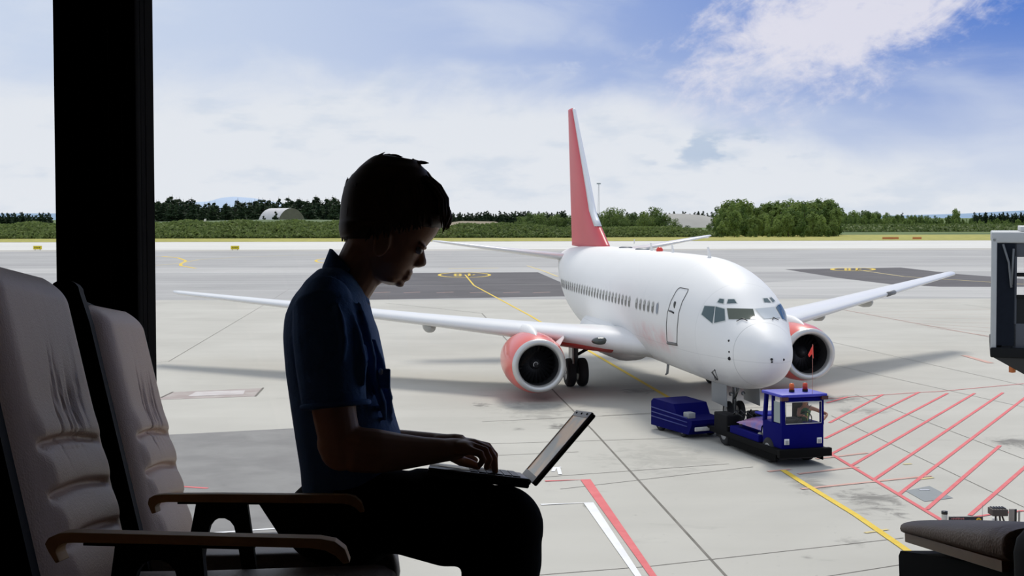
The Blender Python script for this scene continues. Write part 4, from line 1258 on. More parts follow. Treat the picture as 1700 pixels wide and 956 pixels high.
chA = make_chair(2.03, 2.64, 'larger near lounge chair of worn brown leather at the left edge')
chB = make_chair(2.90, 3.47, 'smaller brown leather lounge chair just behind the near one, beside the man')
chC = make_chair(1.22, 1.75, 'nearest lounge chair, only a leather corner in the lower left corner')
far_arm = {'front': [(426, 833), (594, 837), (598, 912), (525, 928), (462, 888)],
            'top': [(252, 853), (245, 836), (247, 827), (256, 822), (272, 820.5), (360, 820), (470, 821), (575, 821.5), (590, 825), (600, 834), (605.5, 850)],
           'bot': [(259, 851), (257, 842), (259, 838), (264, 835), (276, 833.5), (360, 834), (470, 835), (566, 836), (580, 838), (590, 843), (598, 851)],
           'plate': [(294, 832), (470, 834), (470, 838), (294, 837)],
           'bracket': [L_ for L_ in ((324, 836), (409, 836), (430, 985), (296, 985))],
           'arch': [(331, 985), (336, 930), (344, 882), (348, 871), (356, 863), (367, 859.5), (378, 863), (386, 871), (390, 882), (398, 930), (405, 985)]}
near_arm = {'top': [(92, 935), (80, 916), (74, 903), (80, 893), (98, 885), (120, 884), (240, 887), (400, 891), (530, 894), (556, 899), (573, 912), (581, 934)],
            'bot': [(99, 933), (92, 918), (93, 911), (97, 906), (106, 902), (122, 901), (240, 903), (400, 907), (515, 910), (540, 914), (557, 923), (570, 936)],
            'plate': [(137, 902), (420, 908), (420, 913), (137, 906)],
            'bracket': [(188, 906), (333, 909), (352, 1120), (160, 1120)],
            'arch': [(205, 1120), (210, 1040), (220, 960), (228, 945), (238, 934), (256, 929), (274, 934), (286, 945), (294, 960), (304, 1040), (309, 1120)]}
make_arm(chB, 2.70, far_arm)
make_arm(chA, 1.85, near_arm)

# armchair at the lower right: padded arm on a wooden rail above a dark side panel
ra = empty('armchair', FI @ Matrix.Translation((.75, 1.6, FLOOR)), 'dark armchair in the lower right corner with padded leather armrest on a wooden rail', 'chair')
a0 = L(1487, 884, 1.80); a1 = L(1655, 934, 1.42)
axis = (a1 - a0); ln = axis.length; ax = axis.normalized()
sd = Vector((1, 0, 0)) - ax * ax.x; sd.normalize(); upv = sd.cross(ax); upv = upv if upv.z > 0 else -upv
rows = []
ks = [-.02, -.012, .0, .02, .05] + [.05 + (ln + .0 - .05) * k / 12 for k in range(1, 13)] + [ln + .008, ln + .012]
for t_ in ks:
    u = (t_ + .02) / (ln + .032)
    en = min(1, (t_ + .0201) / .05); en = math.sqrt(max(0, 1 - (1 - en) ** 2))
    en2 = 1 if t_ < ln else (.93 if t_ < ln + .01 else .75)
    wd = .066 * (.55 + .45 * en) * en2; ht = (.010 + .014 * u) * (.25 + .75 * en) * en2
    row = []
    for k in range(28):
        a = 2 * math.pi * k / 28
        e_ = .62
        row.append(a0 + ax * t_ + sd * (.066 + wd * math.copysign(abs(math.cos(a)) ** e_, math.cos(a))) + upv * (.006 + ht * .8 + (ht if math.sin(a) > 0 else ht * .8) * math.copysign(abs(math.sin(a)) ** e_, math.sin(a)) - .008))
    rows.append(row)
mb = MB(FI).grid(rows, closed=True)
mb.f.append(list(range(28))); mb.mi.append(0); mb.sm.append(True)
mb.f.append([(len(rows) - 1) * 28 + k for k in range(28)]); mb.mi.append(0); mb.sm.append(True)
pad = mb.build('armrest_pad', leather, ra)
MB(FI).add([a0 + ax * t_ + sd * s_ + upv * z_ for z_ in (-.012, .0) for t_, s_ in ((.0, .012), (ln - .02, .012), (ln - .02, .12), (.0, .12))],
           [(0, 3, 2, 1), (4, 5, 6, 7), (0, 1, 5, 4), (1, 2, 6, 5), (2, 3, 7, 6), (3, 0, 4, 7)]).build('armrest_rail', mat('rail_wood', (.80, .44, .18), .4, var=.2, vscale=14), ra)
# near upright that carries the arm, side panel, seat and back
e1 = a1 + ax * .012
MB(FI).bbox((e1.x - .0, e1.y - .12, FLOOR), (e1.x + .16, e1.y - .01, e1.z + .045), .03).build('front_post', shell_m, ra)
p0 = L(1495, 914, 1.84)
MB(FI).prism([(1.05, p0.z - .30), (1.85, p0.z - .30), (1.85, p0.z - .008), (1.84, p0.z), (1.43, a1.z - .008), (1.05, a1.z - .008)], p0.x, p0.x + .055, 'x').build('side_panel', mat('panel_black', (.006, .005, .004), .8, spec=.15), ra)
MB(FI).bbox((p0.x + .055, 1.15, -.50), (p0.x + .62, 1.86, -.36), .03).build('seat', seat_l, ra)
MB(FI).bbox((p0.x + .16, 1.0, -.5), (p0.x + .62, 1.12, .1), .04).build('backrest', seat_l, ra)
for x_ in (.03, .58):
    for y_ in (1.15, 1.8):
        MB(FI).tube([(p0.x + x_, y_, p0.z - .28), (p0.x + x_, y_, FLOOR + .0)], .018, 8).build('leg', dark_metal, ra)
bolt = L(1545, 922.5, 1.838)
MB(FI).lathe([(.001, 0), (.004, 0), (.004, .006)], 12, Matrix.Translation((p0.x - .0, 1.60, p0.z - .02)) @ Matrix.Rotation(math.pi / 2, 4, 'Z')).build('bolt', steel, ra)

# ------------------------------------------------------------------ the man with the laptop
DM = 2.93
def P2(px, py, D=DM):
    q = L(px, py, D); return Vector((q.x, q.z))
def slices(outline, p0, p1, n, hw, Dc, expo=2.2, M=36, t0=0.0, t1=1.0, mb=None, k_front=None):
    """body part from its profile: rings cut across the axis p0 -> p1 of a closed outline"""
    O = [P2(*p) for p in outline]; A = P2(*p0); B = P2(*p1)
    ax_ = (B - A); Lx = ax_.length; ax_.normalize(); pe = Vector((ax_.y, -ax_.x))
    rows = []
    for i in range(n + 1):
        t_ = t0 + (t1 - t0) * i / n
        c = A + ax_ * (Lx * t_)
        hs = []
        for k in range(len(O)):
            a, b = O[k], O[(k + 1) % len(O)]
            da = (a - c).dot(ax_); db = (b - c).dot(ax_)
            if (da < 0) != (db < 0):
                f_ = da / (da - db); hs.append((a.lerp(b, f_) - c).dot(pe))
        if len(hs) < 2: continue
        lo, hi = min(hs), max(hs)
        mid = (lo + hi) / 2; ha = (hi - lo) / 2
        w_ = hw(t_) if callable(hw) else hw
        dc = Dc(t_) if callable(Dc) else Dc
        row = []
        for k in range(M):
            a = 2 * math.pi * k / M
            ca, sa = math.cos(a), math.sin(a); e = 2 / expo
            u = mid + ha * math.copysign(abs(ca) ** e, ca)
            w2 = w_ * math.copysign(abs(sa) ** e, sa)
            q = c + pe * u
            row.append(Vector((q.x, dc + w2, q.y)))
        rows.append(row)
    mb = mb or MB(FI)
    mb.grid(rows, closed=True)
    o = len(mb.v) - len(rows) * M
    mb.f.append([o + k for k in range(M)]); mb.mi.append(0); mb.sm.append(True)
    mb.f.append([o + (len(rows) - 1) * M + k for k in range(M)]); mb.mi.append(0); mb.sm.append(True)
    return mb
def interp(pts):
    def f_(t_):
        if t_ <= pts[0][0]: return pts[0][1]
        for (a, b), (c, d) in zip(pts, pts[1:]):
            if t_ <= c:
                u = (t_ - a) / (c - a); u = u * u * (3 - 2 * u)
                return b + (d - b) * u
        return pts[-1][1]
    return f_

man = empty('person', FI @ Matrix.Translation((-.30, DM, FLOOR)), 'young man in a dark blue short sleeved shirt typing on a laptop on his lap', 'person')
skin_m = mat('skin', (.56, .29, .16), .5, var=.12, vscale=12)
shirt_m = mat('shirt_cotton', (.07, .17, .40), .85, var=.15, vscale=9, bump=.25, bscale=70)
trous_m = mat('trousers_black', (.006, .006, .0065), .95, spec=.1, var=.2, bump=.2, bscale=60)
hair_m = mat('hair_dark_brown', (.10, .052, .028), .55, var=.4, vscale=60)

body = MB(FI)
# head from its profile, axis tilted forward
head_o = [(604, 430), (612, 458), (629, 466), (642, 473), (655, 474.5), (663, 471), (668, 466), (673, 461), (677, 456), (680, 450), (686, 445), (692, 437), (697, 425), (702, 415), (708, 408.5),
          (712, 403), (722, 392), (730, 378), (732, 350), (724, 318), (706, 292), (682, 275), (650, 266), (616, 272), (588, 293), (573, 325), (570, 360), (573, 395), (585, 418)]
slices(head_o, (628, 478), (668, 268), 34, interp([(0, .03), (.05, .042), (.2, .062), (.38, .070), (.6, .079), (.8, .074), (.93, .05), (1, .018)]), DM, 2.25, t0=.02, t1=.985, mb=body)
# nose, lips, brow, ears
def blob(px, py, D, r, rot=0):
    q = L(px, py, D)
    body.ball((0, 0, 0), r, 10, Matrix.Translation(q) @ Matrix.Rotation(rot, 4, 'Y'))
nose = [(700, 412), (704, 414), (705, 420), (706.5, 427), (708, 433), (708.3, 437.5), (706, 441), (702, 443), (697, 443.5), (690, 446), (684, 444), (690, 430)]
slices(nose, (699, 447), (703, 411), 10, interp([(0, .014), (.25, .0165), (.5, .011), (1, .007)]), DM, 2.0, M=20, t0=.08, t1=.95, mb=body)
blob(675.5, 461.5, DM, (.009, .020, .0065), -.6); blob(679.5, 453.5, DM, (.009, .021, .006), -.6)
blob(661, 468, DM, (.015, .020, .010), .6)
for s in (-1, 1):
    blob(702, 409, DM + s * .033, (.010, .022, .006), .6)
    q = L(634, 404, DM + s * .074)
    body.ball((0, 0, 0), (.019, .008, .031), 10, Matrix.Translation(q) @ Matrix.Rotation(.35, 4, 'Y'))
# neck
body.tube([L(574, 488, DM), L(588, 462, DM), L(603, 432, DM), L(618, 405, DM)], [.050, .053, .054, .056], 20)
body.tube([L(596, 492, DM), L(610, 466, DM), L(632, 443, DM)], [.020, .024, .03], 16)
# hidden trunk so the limbs join one figure
body.tube([L(560, 860, DM), L(550, 700, DM), L(550, 560, DM), L(570, 490, DM)], [.07, .07, .08, .06], 20)
# arms: near (right) and far (left)
DN, DF = 2.735, 3.10
sh_n, el_n, wr_n = L(537, 520, 2.76), L(567, 745, DN), L(736, 747.5, 2.80)
body.tube([sh_n, L(545, 600, 2.74), L(556, 690, DN), el_n], [.058, .052, .045, .043], 18)
body.tube([L(560, 735, DN), L(590, 746, DN), L(625, 749, 2.745), L(665, 750, 2.765), L(705, 749, 2.785), wr_n], [.040, .047, .046, .038, .030, .025], 18)
sh_f, el_f, wr_f = L(565, 520, 3.10), L(600, 735, 3.14), L(745, 738, 3.06)
body.tube([sh_f, L(580, 620, 3.12), el_f], [.055, .046, .042], 16)
body.tube([el_f, L(640, 738, 3.12), L(680, 738, 3.10), wr_f], [.042, .038, .033, .024], 16)
body.ball(el_n, .045, 12); body.ball(el_f, .042, 12); body.ball(L(560, 735, DN), .042, 12)
# hands
def hand(W0, kn, fingers, thumb, palm_r=.015):
    for k in kn:
        body.tube([W0, W0.lerp(k, .5), k], [.019, .016, .0115], 12)
    body.ball(W0.lerp((kn[1] + kn[2]) / 2, .55), (.030, .034, .0155), 10)
    for ch_, rr in fingers: body.tube(ch_, rr, 10); [body.ball(p, r * 1.03, 8) for p, r in zip(ch_, rr)]
    body.tube(thumb[0], thumb[1], 10); body.ball(thumb[0][-1], thumb[1][-1], 8)
Wn = L(742, 746, 2.81)
kn = [L(778, 747, 2.795), L(783, 741, 2.817), L(787, 736.5, 2.84), L(786, 736, 2.862)]
fg = [([kn[0], L(797, 753, 2.793), L(802, 763, 2.793), L(797, 771, 2.795)], [.0098, .0086, .0078, .0068]),
      ([kn[1], L(805, 748, 2.815), L(812, 762, 2.815), L(808, 775, 2.817)], [.0105, .0093, .0083, .0072]),
      ([kn[2], L(811, 747, 2.84), L(820, 762, 2.84), L(822, 781, 2.84)], [.0105, .0095, .0086, .0074]),
      ([kn[3], L(808, 744, 2.866), L(818, 757, 2.870), L(822, 779, 2.872)], [.0102, .0092, .0084, .0072])]
hand(Wn, kn, fg, ([L(750, 755, 2.86), L(766, 765, 2.885), L(783, 770, 2.895), L(793, 774, 2.90)], [.014, .012, .0098, .0082]))
Wf = L(750, 738, 3.05)
kf = [L(782, 741, 3.09), L(786, 738, 3.068), L(788, 736, 3.046), L(785, 737, 3.025)]
ff = [([k, k + Vector((.030, 0, -.006)), k + Vector((.046, 0, -.026)), k + Vector((.046, 0, -.047))], [.0100, .0090, .0082, .0070]) for k in kf]
hand(Wf, kf, ff, ([L(756, 748, 3.01), L(772, 756, 2.995), L(788, 764, 2.985)], [.013, .0105, .0085]))
body.tube([L(715, 748, 2.79), wr_n, L(750, 746, 2.815), L(766, 744, 2.825)], [.0255, .0245, .024, .021], 16)
body.tube([L(725, 739, 3.065), wr_f, L(756, 737, 3.052), L(770, 737, 3.05)], [.026, .025, .024, .021], 14)
bd_ = body.build('body', skin_m, man)
remesh(bd_, .0032, 3)
# eyes
for s in (-1, 1):
    MB(FI).ball(L(695.5, 415, DM + s * .030), (.0085, .011, .0095), 10).build('eye', mat('eye_white', (.5, .48, .45), .2), man)

# shirt: trunk, two short sleeves; collar, buttoned pocket
sm = MB(FI)
torso = [(512, 470), (492, 500), (479, 530), (476.5, 562), (480, 620), (486, 667), (495, 730), (503, 781), (506, 820), (508, 900), (600, 900), (664, 800), (665, 722), (655, 691), (644, 643), (636, 595), (625, 543), (617, 524), (608, 487), (598, 470), (585, 452), (555, 440), (537, 444)]
slices(torso, (565, 895), (565, 443), 40, interp([(0, .165), (.25, .160), (.5, .172), (.72, .195), (.86, .185), (.93, .135), (1.0, .07)]), DM, 2.5, t0=.01, t1=.985, mb=sm)
sm.tube([L(540, 488, 2.80), L(538, 512, 2.765), L(542, 560, 2.75), L(548, 610, 2.74), L(553, 650, 2.735), L(556, 676, 2.735)], [.052, .066, .070, .070, .068, .066], 20)
sm.tube([L(566, 490, 3.04), L(568, 512, 3.09), L(575, 560, 3.11), L(582, 620, 3.12), L(588, 665, 3.13)], [.052, .064, .066, .064, .062], 20)
# folds on the sleeve and front
for a, b, r in (((585, 520, 2.73), (604, 640, 2.70), .010), ((596, 500, 2.76), (622, 640, 2.78), .009), ((560, 500, 2.70), (570, 600, 2.675), .008), ((608, 600, 2.78), (640, 700, 2.80), .010), ((620, 560, 2.82), (650, 700, 2.85), .009)):
    A_, B_ = L(*a), L(*b); sm.tube([A_, A_.lerp(B_, .3) + Vector((.004, 0, 0)), A_.lerp(B_, .7) + Vector((.006, 0, 0)), B_], [r * .4, r, r, r * .4], 8)
shirt = sm.build('shirt', shirt_m, man)
remesh(shirt, .005, 4)
# sleeve hem, angled
hem = []
for k in range(25):
    a = 2 * math.pi * k / 24
    c_ = L(557, 672, 2.735)
    hem.append(c_ + Vector((.068 * math.cos(a), .066 * math.sin(a), .006 * math.cos(a))))
MB(FI).tube(hem, .006, 8).build('sleeve_hem', shirt_m, shirt)
col = []
colpath = [(606, 482), (596, 470), (578, 452), (560, 432), (549, 423)]
rows = []
for k in range(33):
    a = 2 * math.pi * k / 32
    cu, cv = math.cos(a), math.sin(a)
    # ring round the neck: back is high, front is low
    f_ = (1 + cu) / 2
    back = L(543, 430, DM); front = L(612, 492, DM)
    c_ = back.lerp(front, f_)
    w_ = .066 * math.sin(math.acos(max(-1, min(1, cu)))) * (1 if cv > 0 else -1)
    base = c_ + Vector((0, w_, -.006)); topp = c_ + Vector((.012 if f_ < .5 else -.002, -w_ * .12, .018 * (1 - f_) + .004)); out = c_ + Vector((-.010 * (1 - f_), w_ * 1.12 - w_, -.020))
    topp += Vector((0, w_, 0)); out += Vector((0, w_, 0))
    rows.append([base + Vector((.004, 0, -.012)), topp, topp + Vector((-.006 * (1 - f_), w_ * .05, .001)), out])
MB(FI).grid(rows, closed=False).build('collar', shirt_m, shirt)
MB(FI).bbox((L(632, 615, 2.79).x - .012, 2.785, L(632, 645, 2.79).z), (L(632, 615, 2.79).x + .020, 2.800, L(632, 612, 2.79).z), .003).build('shirt_pocket', shirt_m, shirt)
MB(FI).ball(L(632, 617, 2.782), (.005, .003, .007), 8).build('button', mat('button_pearl', (.7, .7, .72), .3), shirt)

# trousers: hips and two legs
tm = MB(FI)
tm.ball(L(575, 862, DM), (.135, .175, .105), 16)
tm.tube([L(565, 850, 2.85), L(620, 848, 2.845), L(671, 850, 2.84), (L(746, 871, 2.84)), L(800, 872, 2.84), L(836, 872, 2.84)], [.095, .092, .088, .088, .084, .080], 22)
tm.tube([L(570, 850, 3.02), L(671, 852, 3.02), L(746, 866, 3.02), L(836, 868, 3.02)], [.095, .088, .084, .080], 22)
fz = FLOOR + .06
kx = L(833, 884, 2.84)
tm.tube([L(834, 878, 2.84), L(834, 930, 2.84), Vector((kx.x - .02, 2.84, -.45)), Vector((kx.x - .055, 2.84, fz))], [.084, .084, .075, .062], 22)
kx2 = L(828, 884, 3.02)
tm.tube([L(832, 876, 3.02), L(828, 930, 3.02), Vector((kx2.x - .02, 3.02, -.45)), Vector((kx2.x - .05, 3.02, fz))], [.084, .080, .072, .060], 22)
for (x_, y_, d_, r_) in ((700, 846, 2.85, .080), (700, 846, 3.0, .080), (762, 860, 2.85, .082), (762, 860, 3.0, .082), (833, 875, 2.84, .089), (828, 873, 3.02, .087), (746, 871, 2.84, .086), (671, 850, 2.84, .087)): tm.ball(L(x_, y_, d_), r_, 14)
tm.tube([L(680, 842, 2.86), L(740, 849, 2.86), L(800, 860, 2.86)], [.084, .090, .089], 20)
tr_ = tm.build('trousers', trous_m, man)
remesh(tr_, .007, 5)
for x_, d_ in ((kx.x - .05, 2.84), (kx2.x - .05, 3.02)):
    rows = []
    for u, hw, hh in ((-.10, .02, .03), (-.08, .036, .055), (-.02, .038, .075), (.05, .042, .05), (.12, .046, .034), (.165, .038, .028), (.185, .015, .018)):
        rows.append([Vector((x_ + u, d_ + hw * math.cos(a), FLOOR + .006 + hh * (1 + math.sin(a)) * .72)) for a in [2 * math.pi * k / 18 for k in range(18)]])
    MB(FI).grid(rows, closed=True).build('shoe', mat('shoe_black', (.012, .012, .012), .35), man)

# hair: cap from its profile plus combed strands
hair_o = [(566.8, 397), (563.5, 382), (564.5, 364), (567, 334), (572, 312), (581, 297), (596, 281), (607, 270), (618, 262), (637, 255.8), (648, 256.5), (656, 261), (665, 267), (678, 265.5), (693, 267), (699, 275), (709, 284), (717, 299), (727, 312), (734, 324),
          (740, 335), (742.5, 347), (745, 362), (743, 372), (733, 376), (722, 384), (712, 372), (700, 372), (680, 366), (655, 372), (640, 392), (620, 408), (600, 404), (580, 400)]
hb = MB(FI)
slices(hair_o, (646, 410), (660, 258), 30, interp([(0, .083), (.1, .088), (.3, .091), (.6, .090), (.8, .078), (.92, .052), (1, .02)]), DM, 2.3, t0=.03, t1=.97, mb=hb)
cap = hb
rn = random.Random(7)
def strand(a, b, c, D, r):
    A_, B_, C_ = L(a[0], a[1], D), L(b[0], b[1], D), L(c[0], c[1], D)
    cap.tube([A_, A_.lerp(B_, .5) + (B_ - (A_ + C_) / 2) * .3, B_, B_.lerp(C_, .55), C_], [r * .8, r, r, r * .7, r * .1], 5)
# fringe falling over the brow and strands round the skull
for k in range(46):
    D = DM + rn.uniform(-.075, .075); e = 1 - (abs(D - DM) / .09) ** 2
    x = rn.uniform(-6, 4) * 1.0
    strand((706 + x, 290 + 10 * (1 - e)), (733 + x + 6 * e, 330), (736 + x * 1.2 + 6 * e, 368 + rn.uniform(-6, 15)), D, .0045)
strand((735, 335), (745, 358), (734.5, 387), DM - .03, .006); strand((738, 340), (747.5, 362), (742, 382), DM, .006); strand((738, 340), (747, 368), (747, 374), DM + .02, .005)
edge_o = hair_o[:24]
for k in range(150):
    i = rn.randrange(3, 19); f_ = rn.random()
    a = Vector(edge_o[i]).lerp(Vector(edge_o[i + 1]), f_)
    d = (Vector(edge_o[i + 1]) - Vector(edge_o[i])).normalized()
    nrm = Vector((d.y, -d.x))
    D = DM + rn.uniform(-.05, .05); inn = 2 + 10 * (abs(D - DM) / .05) ** 2
    p = a - nrm * inn
    ln_ = rn.uniform(12, 24)
    strand((p.x - d.x * 8 - nrm.x * 3, p.y - d.y * 8 - nrm.y * 3), (p.x + d.x * ln_ * .4 + nrm.x * .8, p.y + d.y * ln_ * .4 + nrm.y * .8), (p.x + d.x * ln_ + nrm.x * rn.uniform(-1, 2.2), p.y + d.y * ln_ + nrm.y * rn.uniform(-1, 2.2)), D, .0035)
# side and nape hair combed down on the near and far side
for k in range(170):
    s = rn.choice((-1, 1)); x = rn.uniform(590, 715); y = rn.uniform(305, 345)
    D = DM + s * .0875 * math.sqrt(max(.02, 1 - ((x - 650) / 92) ** 2))
    strand((x, y), (x + rn.uniform(-4, 6), y + 28), (x + rn.uniform(-6, 8), min(y + 58, 404 - max(0, (x - 600)) * .25)), D, .0045)
for k in range(40):
    e = rn.uniform(-1, 1); D = DM + .06 * e; o3 = 3 + 9 * e * e
    strand((567 + o3, 345), (565.5 + o3, 375), (564.5 + o3, 396 + rn.uniform(-3, 6)), D, .004)
hb.build('hair', hair_m, man)

# laptop ------------------------------------------------------------------
nh = L(880, 795, 2.79); nu = L(710, 775.5, 2.79); fh = L(865.5, 784.5, 3.12); fu = nu + (fh - nh)
lap = empty('laptop', FI @ Matrix.Translation((nh + fu) / 2), "open laptop lying on the man's lap, screen tilted back", 'laptop')
lap_m = mat('laptop_grey', (.16, .14, .125), .35, .3); lap_d = mat('laptop_black', (.012, .012, .012), .35)
bx = (nh - nu).normalized(); by = (fh - nh).normalized(); bz = bx.cross(by).normalized(); bz = bz if bz.z > 0 else -bz
BL, BW = (nh - nu).length, (fh - nh).length
BM_ = Matrix((Vector((*bx, 0)), Vector((*by, 0)), Vector((*bz, 0)), Vector((*nu, 1)))).transposed()
BF = FI @ BM_
MB(BF).bbox((0, 0, -.020), (BL, BW, -.004), .004).build('base', lap_d, lap)
dk_ = MB(BF).bbox((.002, .002, -.005), (BL - .001, BW - .002, 0), .002).build('keyboard_deck', lap_m, lap)
kb = MB(BF)
for r_ in range(6):
    for c_ in range(15):
        kx_ = BL * .42 + r_ * (BL * .50 / 6); ky_ = .018 + c_ * ((BW - .036) / 15)
        kb.box((kx_, ky_, -.001), (kx_ + BL * .50 / 6 - .002, ky_ + (BW - .036) / 15 - .002, .0025))
kb.build('keyboard', mat('keys_dark', (.05, .045, .04), .4), lap)
MB(BF).box((BL * .1, BW * .36, 0), (BL * .33, BW * .62, .0008)).build('touchpad', mat('pad_grey', (.10, .09, .085), .3), lap)
tn = L(986, 686.5, 2.79); tf = L(955.5, 682.5, 3.12)
h0 = L(884, 803, 2.79); h1 = L(868, 787, 3.12)
sx_ = ((tn - h0) + (tf - h1)).normalized(); sy_ = (h1 - h0).normalized(); sn = sy_.cross(sx_).normalized(); sn = sn if sn.x < 0 else -sn
sx_ = sn.cross(sy_) if sn.cross(sy_).z > 0 else -sn.cross(sy_)
SLn = (tn - h0).length; SW = (h1 - h0).length
SM = Matrix((Vector((*sx_, 0)), Vector((*sy_, 0)), Vector((*sn, 0)), Vector((*h0, 1)))).transposed()
SF_ = FI @ SM
MB(SF_).bbox((0, 0, -.010), (SLn, SW, -.002), .004).build('lid', lap_d, lap)
bz_ = MB(SF_)
for lo, hi in (((0, 0, -.003), (.016, SW, .002)), ((SLn - .015, 0, -.003), (SLn, SW, .002)), ((.0, 0, -.003), (SLn, .012, .002)), ((0, SW - .012, -.003), (SLn, SW, .002))):
    bz_.box(lo, hi)
bzo = bz_.build('screen_bezel', mat('bezel_beige', (.42, .37, .33), .45), lap)
for y_ in (.05, .16, .27): MB(SF_).ball((SLn - .007, y_, .002), .0028, 6).build('bezel_stud', lap_d, bzo)
scm = bpy.data.materials.new('screen'); scm.use_nodes = True
t = NT(scm.node_tree); b = t.n('BsdfPrincipled'); o = t.n('OutputMaterial'); t.l(b.outputs[0], o.inputs[0])
co = t.n('TexCoord').outputs['Object']
ss = t.n('SeparateXYZ'); t.l(co, ss.inputs[0])
b.inputs['Base Color'].default_value = (.02, .02, .02, 1); b.inputs['Roughness'].default_value = .2
nn_ = t.noise(t.mapping(co, sc=(4, 1.5, 4)), 3.5, 3, .5)
cc = t.mix(t.smooth(nn_, .40, .62), (.17, .105, .065), (.05, .062, .075))  # reflection off the display, painted in as a dim brown and blue glow
t.l(cc, b.inputs['Emission Color']); b.inputs['Emission Strength'].default_value = .75; b.inputs['Specular IOR Level'].default_value = .12
MB(SF_).box((.014, .010, -.002), (SLn - .013, SW - .010, .0005)).build('screen', scm, lap)
MB(BF).tube([(BL - .002, .03, -.008), (BL - .002, BW - .03, -.008)], .007, 10).build('hinge', lap_d, lap)
# ------------------------------------------------------------------ far background
rt = random.Random(11)
def leaf_mat(name, a, b):
    m_ = bpy.data.materials.new(name); m_.use_nodes = True
    t = NT(m_.node_tree)
    p = t.n('BsdfPrincipled'); o = t.n('OutputMaterial'); t.l(p.outputs[0], o.inputs[0])
    tl = t.n('BsdfTranslucent'); ms = t.n('MixShader'); ms.inputs[0].default_value = .38
    t.l(p.outputs[0], ms.inputs[1]); t.l(tl.outputs[0], ms.inputs[2]); t.l(ms.outputs[0], o.inputs[0])
    p.inputs['Roughness'].default_value = .75; p.inputs['Specular IOR Level'].default_value = .2
    n_ = t.noise(t.n('TexCoord').outputs['Object'], .8, 4, .7)
    oi = t.n('ObjectInfo')
    k = t.math('ADD', t.smooth(n_, .35, .65), t.math('MULTIPLY', t.math('SUBTRACT', oi.outputs['Random'], .5), .8), clamp=True)
    cl_ = t.mix(k, a, b); t.l(cl_, p.inputs['Base Color']); t.l(cl_, tl.inputs['Color'])
    MATS[name] = m_
    return m_
lf_con = leaf_mat('conifer_needles', (.026, .048, .022), (.055, .09, .038))
lf_bro = leaf_mat('broadleaf_leaves', (.10, .165, .04), (.28, .37, .10))
lf_bush = leaf_mat('bush_leaves', (.085, .14, .04), (.21, .28, .085))
lf_hedge = leaf_mat('hedge_leaves', (.09, .135, .035), (.22, .28, .085))
bark = mat('bark', (.09, .07, .05), .9, var=.3)

def leaf_cloud(mb, centres, n, size, rnd):
    """small tilted leaf clusters scattered through ellipsoids (c, r)"""
    tot = sum(r.x * r.z for c, r in centres)
    for c, r in centres:
        k = max(8, int(n * r.x * r.z / tot))
        for _ in range(k):
            while True:
                d = Vector((rnd.uniform(-1, 1), rnd.uniform(-1, 1), rnd.uniform(-1, 1)))
                if .3 < d.length < 1: break
            d = d.normalized() * (rnd.uniform(.55, 1.0))
            p = c + Vector((d.x * r.x, d.y * r.y, d.z * r.z))
            s = size * rnd.uniform(.6, 1.3)
            nrm = (d + Vector((rnd.uniform(-.6, .6), rnd.uniform(-.6, .6), rnd.uniform(-.2, .9)))).normalized()
            a = nrm.orthogonal().normalized(); b = nrm.cross(a)
            q = []
            for m_ in range(5):
                an = 2 * math.pi * m_ / 5 + rnd.random()
                q.append(p + a * math.cos(an) * s * rnd.uniform(.6, 1) + b * math.sin(an) * s * rnd.uniform(.6, 1) + nrm * s * rnd.uniform(-.15, .15))
            mb.add(q, [(0, 1, 2, 3, 4)], smooth=False)

def proto_conifer(seed):
    rnd = random.Random(seed)
    h = 1.0
    mb = MB()
    tiers = 11
    cs = []
    for i in range(tiers):
        z = .10 + .86 * i / tiers
        r = (.20 * (1 - (z - .1) / .92) + .015) * rnd.uniform(.85, 1.2)
        for k in range(5 if i < 8 else 2):
            a = rnd.uniform(0, 6.28)
            cs.append((Vector((math.cos(a) * r * .55, math.sin(a) * r * .55, z)), Vector((r * .75, r * .75, .05))))
    leaf_cloud(mb, cs, 2000, .030, rnd)
    core = MB()
    return mb, [(.012, 0), (.010, .5), (.002, .99)]
def proto_broad(seed, wide=.30, low=.10):
    rnd = random.Random(seed)
    mb = MB(); cs = []
    for i in range(13):
        z = rnd.uniform(low + .12, .84); a = rnd.uniform(0, 6.28)
        rr = wide * math.sqrt(max(.05, 1 - ((z - .5) / .48) ** 2)) * .62
        cs.append((Vector((math.cos(a) * rr, math.sin(a) * rr, z)), Vector((wide * .48, wide * .48, .15)) * rnd.uniform(.75, 1.15)))
    cs.append((Vector((0, 0, .86)), Vector((wide * .4, wide * .4, .13)))); cs.append((Vector((0, 0, .5)), Vector((wide * .8, wide * .8, .34))))
    leaf_cloud(mb, cs, 2000, .030, rnd)
    return mb, [(.02, 0), (.014, .4), (.004, .85)]
def make_proto(kind, seed, lm, **kw):
    mb, tr = (proto_conifer(seed) if kind == 'c' else proto_broad(seed, **kw))
    fo = mb.build('foliage', lm, None, fix=False)
    tk = MB().tube([(0, 0, z) for r, z in tr], [r for r, z in tr], 6).build('trunk', bark, None)
    me = (fo.data, tk.data)
    bpy.data.objects.remove(fo); bpy.data.objects.remove(tk)
    return me
CON = [make_proto('c', 20 + i, lf_con) for i in range(5)]
BRO = [make_proto('b', 40 + i, lf_bro, wide=.27, low=-.06) for i in range(5)]
BUS = [make_proto('b', 60 + i, lf_bush, wide=.46, low=-.05) for i in range(5)]
